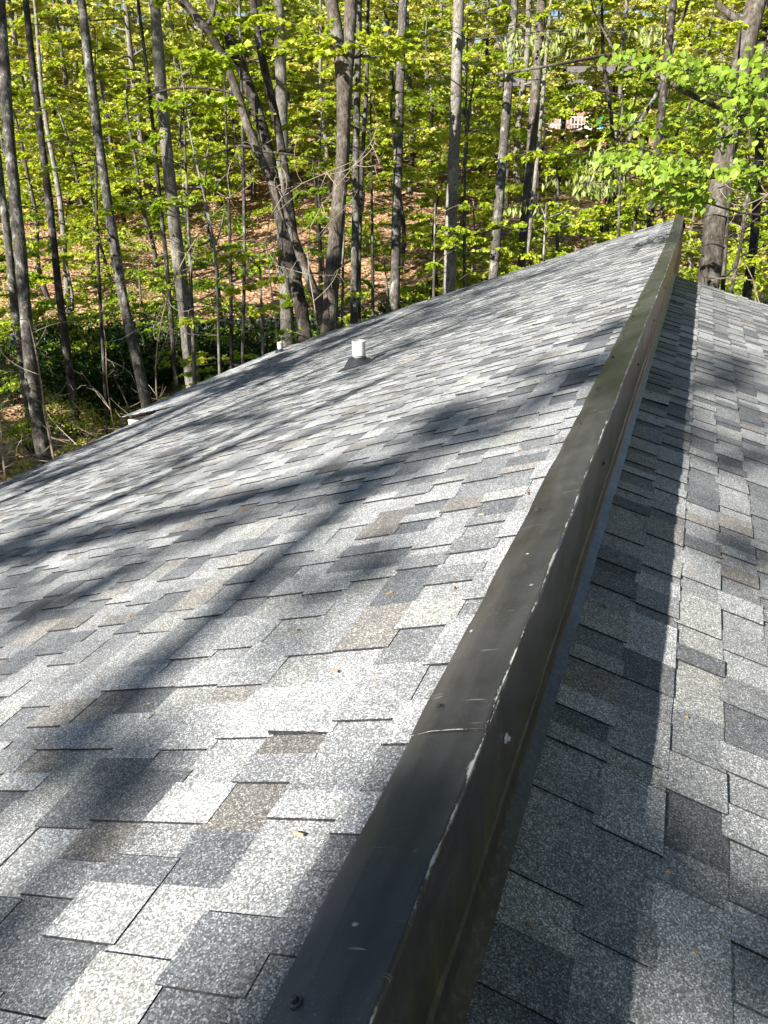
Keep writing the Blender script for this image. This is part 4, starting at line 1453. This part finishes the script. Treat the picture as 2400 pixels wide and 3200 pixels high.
def brush(label, spots, name='brush_pile'):
    """dead branches lying across each other"""
    x0, y0 = from_pix(spots[0][0], 800, spots[0][1])
    root0 = None
    g = Geo()
    base = np.array([x0, y0, float(ground_z(x0, y0))])
    for px, v, n, spread, hgt in spots:
        x, y = from_pix(px, 800, v)
        c = np.array([x, y, float(ground_z(x, y))]) - base
        for k in range(n):
            a = rng.uniform(0, 6.28)
            L = rng.uniform(.8, 2.6)
            p = c + np.array([rng.normal(0, spread), rng.normal(0, spread), rng.uniform(0, hgt * .6)])
            d = np.array([math.cos(a), math.sin(a), rng.uniform(-.15, .5)])
            sag_ = rng.normal(0, .25, 3)
            Lc = curve([p, p + d * L * .5 + sag_, p + d * L + np.array([0, 0, rng.uniform(-.3, .5)])], 8)
            g.tube(Lc, np.linspace(rng.uniform(.008, .028), .003, 8), 4, False)
            for j in range(3):
                i = rng.integers(2, 7)
                q = Lc[i] + (d + rng.normal(0, .6, 3)) * rng.uniform(.2, .6)
                g.tube(np.array([Lc[i], (Lc[i] + q) / 2 + rng.normal(0, .05, 3), q]), np.array([.008, .005, .002]), 3, False)
    o = g.build(name, M['twig'])
    o.location = base
    tag(o, label, 'brush pile')


brush('pile of dead grey-brown branches below the leaning trunks', [(300, 20.5, 26, 1.0, 1.4), (380, 20.5, 30, 1.1, 1.3), (450, 20, 24, .9, 1.0), (230, 20, 14, .9, .9)])
brush('scatter of pale dead sticks at the left picture edge', [(40, 18, 16, .8, .8)], 'dead_branches')
brush('heap of dead sticks at the foot of the leftmost trunk', [(120, 18.5, 16, .9, .9)], 'dead_branches')


def dead_snag(label, pts, depth, r):
    P = np.array(pix_line(pts, depth))
    b = P[0].copy()
    b[2] = float(ground_z(b[0], b[1]))
    g = Geo()
    L = curve(np.concatenate([[b], P]), 16) - b
    g.tube(L, np.linspace(r, r * .3, 16), 6, False, .5, .05)
    for k in range(16):
        i = rng.integers(5, 16)
        q = L[i] + rng.normal(0, .5, 3) + (0, 0, .2)
        C = curve([L[i], (L[i] + q) / 2 + rng.normal(0, .12, 3), q, q + rng.normal(0, .2, 3)], 8)
        g.tube(C, np.linspace(.009, .003, 8), 4, False)
        for j in range(2):
            p = C[rng.integers(3, 8)]
            e_ = p + rng.normal(0, .2, 3)
            g.tube(curve([p, (p + e_) / 2 + rng.normal(0, .06, 3), e_], 5), np.linspace(.005, .002, 5), 3, False)
    o = g.build('bare_sapling', M['twig'])
    o.location = b
    tag(o, label, 'sapling', 'bare saplings')


dead_snag('bare pale sapling bent against the leftmost trunk', [(115, 985), (98, 900), (88, 820), (75, 740), (62, 690)], 17.0, .035)
dead_snag('short bare pale sapling at the left eave', [(10, 1030), (5, 960), (0, 900)], 15.0, .04)
dead_snag('bare curly sapling in front of the leaning tree', [(600, 740), (585, 600), (560, 480), (610, 400), (700, 380), (760, 350)], 16.5, .022)
dead_snag('bare twiggy sapling in front of the forked trunk', [(690, 720), (670, 600), (650, 520), (680, 440), (740, 400), (800, 310)], 16.5, .018)
dead_snag('bare twiggy sapling above the brush pile', [(330, 800), (345, 700), (370, 600), (420, 520), (470, 440), (540, 400)], 17.0, .02)
dead_snag('bare twiggy sapling among the dark shrubs', [(225, 800), (235, 720), (205, 660), (250, 600), (300, 560)], 18.0, .018)
dead_snag('bare pale twigs below the overhanging branch', [(1660, 620), (1600, 560), (1560, 500), (1640, 450), (1659, 420)], 12.0, .014)


def litter():
    n = 30000
    v = rng.uniform(14, 60, n)
    u = rng.uniform(-.62, .62, n) * v
    x, y = uv(u, v)
    P = np.stack([x, y, ground_z(x, y) + .03], -1)
    a = rng.uniform(0, 6.28, n)
    D = np.stack([np.cos(a), np.sin(a), rng.normal(0, .25, n)], -1)
    o = leaf_obj('leaf_litter', [leaf_geo(P, D, rng.uniform(.10, .2, n), rng.uniform(0, 1, n) ** 1.2, None, .36, .12, .35)], M['litter'], None)
    tag(o, 'brown fallen leaves covering the slope', None, None, 'stuff')
    n = 14000
    v = rng.uniform(15, 62, n)
    u = rng.uniform(-.62, .62, n) * v
    keep = (np.sin(u * .6 + 1.3) + np.sin(v * .5 + u * .2) + rng.normal(0, .6, n)) > .5
    u, v = u[keep], v[keep]
    n = len(u)
    x, y = uv(u, v)
    P = np.stack([x, y, ground_z(x, y) + rng.uniform(.03, .4, n)], -1)
    a = rng.uniform(0, 6.28, n)
    D = np.stack([np.cos(a), np.sin(a), rng.normal(.2, .35, n)], -1)
    o = leaf_obj('ground_cover', [leaf_geo(P, D, rng.uniform(.10, .22, n), rng.uniform(0, 1, n), None, .34, .1, .6)], M['leaf'], None)
    tag(o, 'low green seedlings and ground cover on the slope', None, None, 'stuff')


litter()


# ------------------------------------------------------------------ the far house, half hidden by trees
def far_house():
    v = 74.0
    cx, cy = from_pix(1180, 250, v)
    gz = 2.5
    root = empty('brick_house', (cx, cy, gz))
    tag(root, 'brick house with a white porch half hidden up the slope', 'house')
    root.rotation_euler = (0, 0, YAW)
    W_, D_, H_ = 9.6, 7.0, 3.7
    g = Geo()
    g.box((-W_, 0, -3), (W_, D_, H_))
    g.build('wall', M['brick'], root)
    g = Geo()
    V = [(-W_ - .6, -1.0, H_ - .1), (W_ + .6, -1.0, H_ - .1), (W_ + .6, D_ + .6, H_ - .1), (-W_ - .6, D_ + .6, H_ - .1), (-W_ - .6, D_ / 2, H_ + 1.7), (W_ + .6, D_ / 2, H_ + 1.7)]
    g.add(V, [(0, 1, 5, 4), (2, 3, 4, 5), (0, 3, 2, 1)], [(0, 4, 3), (1, 2, 5)])
    g.build('roof', M['far_roof'], root)
    for x in (-8.2, -6.9, -3.6, -1.0, 1.6, 4.6, 6.8):
        g = Geo()
        g.box((x - .5, -.06, 1.3), (x + .5, -.012, 3.2))
        wn = g.build('window', M['far_glass'], root)
        g = Geo()
        for a, b in (((x - .62, -.09, 1.2), (x - .5, -.003, 3.3)), ((x + .5, -.09, 1.2), (x + .62, -.003, 3.3)), ((x - .5, -.09, 3.2), (x + .5, -.003, 3.3)), ((x - .5, -.09, 1.2), (x + .5, -.003, 1.3))):
            g.box(a, b)
        g.build('frame', M['white'], wn)
    g = Geo()
    g.box((-6.2, -2.6, .05), (6.0, 0, .25))
    g.build('porch_floor', M['white'], root)
    for x in (-6.0, -3.6, -1.2, 1.0, 3.0, 5.8):
        g = Geo()
        g.box((x - .12, -2.55, -1.6 if abs(x) > 1.1 else .25), (x + .12, -2.3, H_ - .3))
        g.build('porch_post', M['white'], root)
    g = Geo()
    for z in (.55, 1.1):
        g.box((-6.0, -2.5, z), (3.0, -2.43, z + .07))
    for x in np.arange(-5.9, 3.0, .3):
        g.box((x - .025, -2.49, .25), (x + .025, -2.44, 1.1))
    g.build('porch_railing', M['white'], root)
    # turquoise barrel standing before it
    x, y = from_pix(1275, 255, 66)
    P = np.array([cx, cy, gz + .25]) + np.append(GR, 0) * 4.4 - np.append(GF, 0) * 1.7
    th = np.linspace(0, 2 * np.pi, 20, endpoint=False)
    rings = [np.stack([np.cos(th) * r, np.sin(th) * r, np.full(20, z)], -1) for r, z in ((.30, 0), (.33, .05), (.36, .35), (.36, .4), (.37, .42), (.37, .46), (.36, .5), (.35, .85), (.32, .98), (.30, 1.0), (.27, .97), (.05, .97))]
    Vr = np.concatenate(rings)
    n = 20
    q = [(a * n + j, a * n + (j + 1) % n, (a + 1) * n + (j + 1) % n, (a + 1) * n + j) for a in range(len(rings) - 1) for j in range(n)]
    g = Geo()
    g.add(Vr, q)
    o = g.build('barrel', M['turquoise'], None, True)
    o.location = P
    tag(o, 'turquoise plastic barrel on the porch of the far brick house', 'barrel')


far_house()

# ------------------------------------------------------------------ small leaf scraps on the roofs
LEAFS = [(697, 1248, 'L', 'orange leaf scrap lying in the middle of the left slope'), (335, 1420, 'L', 'brown leaf scrap left of the broad shadow'), (215, 1467, 'L', 'red leaf scrap near the left picture edge'), (323, 1527, 'L', 'orange leaf scrap in the broad trunk shadow'),
         (130, 1123, 'L', 'yellow leaf scrap near the far left of the slope'), (262, 1118, 'L', 'small tan leaf scrap beside the yellow one'), (200, 1355, 'L', 'tiny yellow leaf scrap above the tan shingle'),
         (1232, 1495, 'R', 'tan leaf scrap in the shade beside the metal cap'), (1555, 1208, 'R', 'orange leaf scrap on the sunny lower roof'), (1558, 2033, 'R', 'orange leaf scrap near the bottom right corner'), (1500, 2063, 'R', 'reddish leaf scrap below the orange one in the corner'),
         (1492, 1245, 'R', 'small red leaf scrap high on the sunny lower roof'), (1540, 1025, 'R', 'yellow leaf scrap far up the lower roof'), (1480, 1555, 'R', 'pink leaf scrap by the shadow edge'), (1440, 1890, 'R', 'tiny yellow leaf scrap in the shade at bottom right'), (1385, 960, 'R', 'cream leaf scrap far up the shaded strip')]
for px, py, side, lab in LEAFS:
    P = roof_hit(px, py, side)
    nrm = np.array([-math.sin(SL), 0, math.cos(SL)]) if side == 'L' else np.array([math.sin(SR), 0, math.cos(SR)])
    a = rng.uniform(0, 6.28)
    s = rng.uniform(.008, .012) * (1 + .12 * np.linalg.norm(P))
    D = np.array([[math.cos(a), math.sin(a), 0.]])
    D = D - (D @ nrm)[:, None] * nrm
    V, F, T = leaf_geo(np.zeros((1, 3)) - D * s * .5, D, np.array([s]), np.array([rng.random()]), nrm[None] + rng.normal(0, .15, (1, 3)), .36, .16)
    o = mesh_np('leaf_scrap', V, F, M['orange_leaf'], None, {'tone': T})
    o.location = P + nrm * .0085
    tag(o, lab, 'leaf', 'leaf scraps on the roof')


def debris():
    n = 130
    V, F, T = [], [], []
    for k in range(n):
        side = 'L' if rng.random() < .6 else 'R'
        if side == 'L':
            s_, y, fn = (abs(rng.normal(.15, .12)) + .15 if rng.random() < .35 else rng.uniform(.2, 3.5)), rng.uniform(.6, 9), left_pt
        else:
            s_, y, fn = (abs(rng.normal(.05, .05)) + .045 if rng.random() < .5 else rng.uniform(.05, 1.2)), rng.uniform(.8, 9), right_pt
        a = rng.uniform(0, 3.14)
        L = rng.uniform(.004, .02) * (1 + .15 * y)
        w_ = rng.uniform(.0008, .002) * (1 + .2 * y)
        c, d = math.cos(a), math.sin(a)
        q = [(s_ - c * L / 2 - d * w_, y - d * L / 2 + c * w_), (s_ + c * L / 2 - d * w_, y + d * L / 2 + c * w_), (s_ + c * L / 2 + d * w_, y + d * L / 2 - c * w_), (s_ - c * L / 2 + d * w_, y - d * L / 2 - c * w_)]
        b = len(V)
        for h in (.006, .0105):
            V += [fn(np.float64(u_), np.float64(v_), h) for u_, v_ in q]
        F += [(b + 4, b + 5, b + 6, b + 7), (b, b + 1, b + 5, b + 4), (b + 1, b + 2, b + 6, b + 5), (b + 2, b + 3, b + 7, b + 6), (b + 3, b, b + 4, b + 7)]
        T += [rng.random() * .6] * 8
    o = mesh_np('roof_debris', np.array(V), np.array(F), M['litter'], None, {'tone': np.array(T)})
    tag(o, 'tiny twigs and bud scales scattered on the shingles', None, None, 'stuff')


debris()
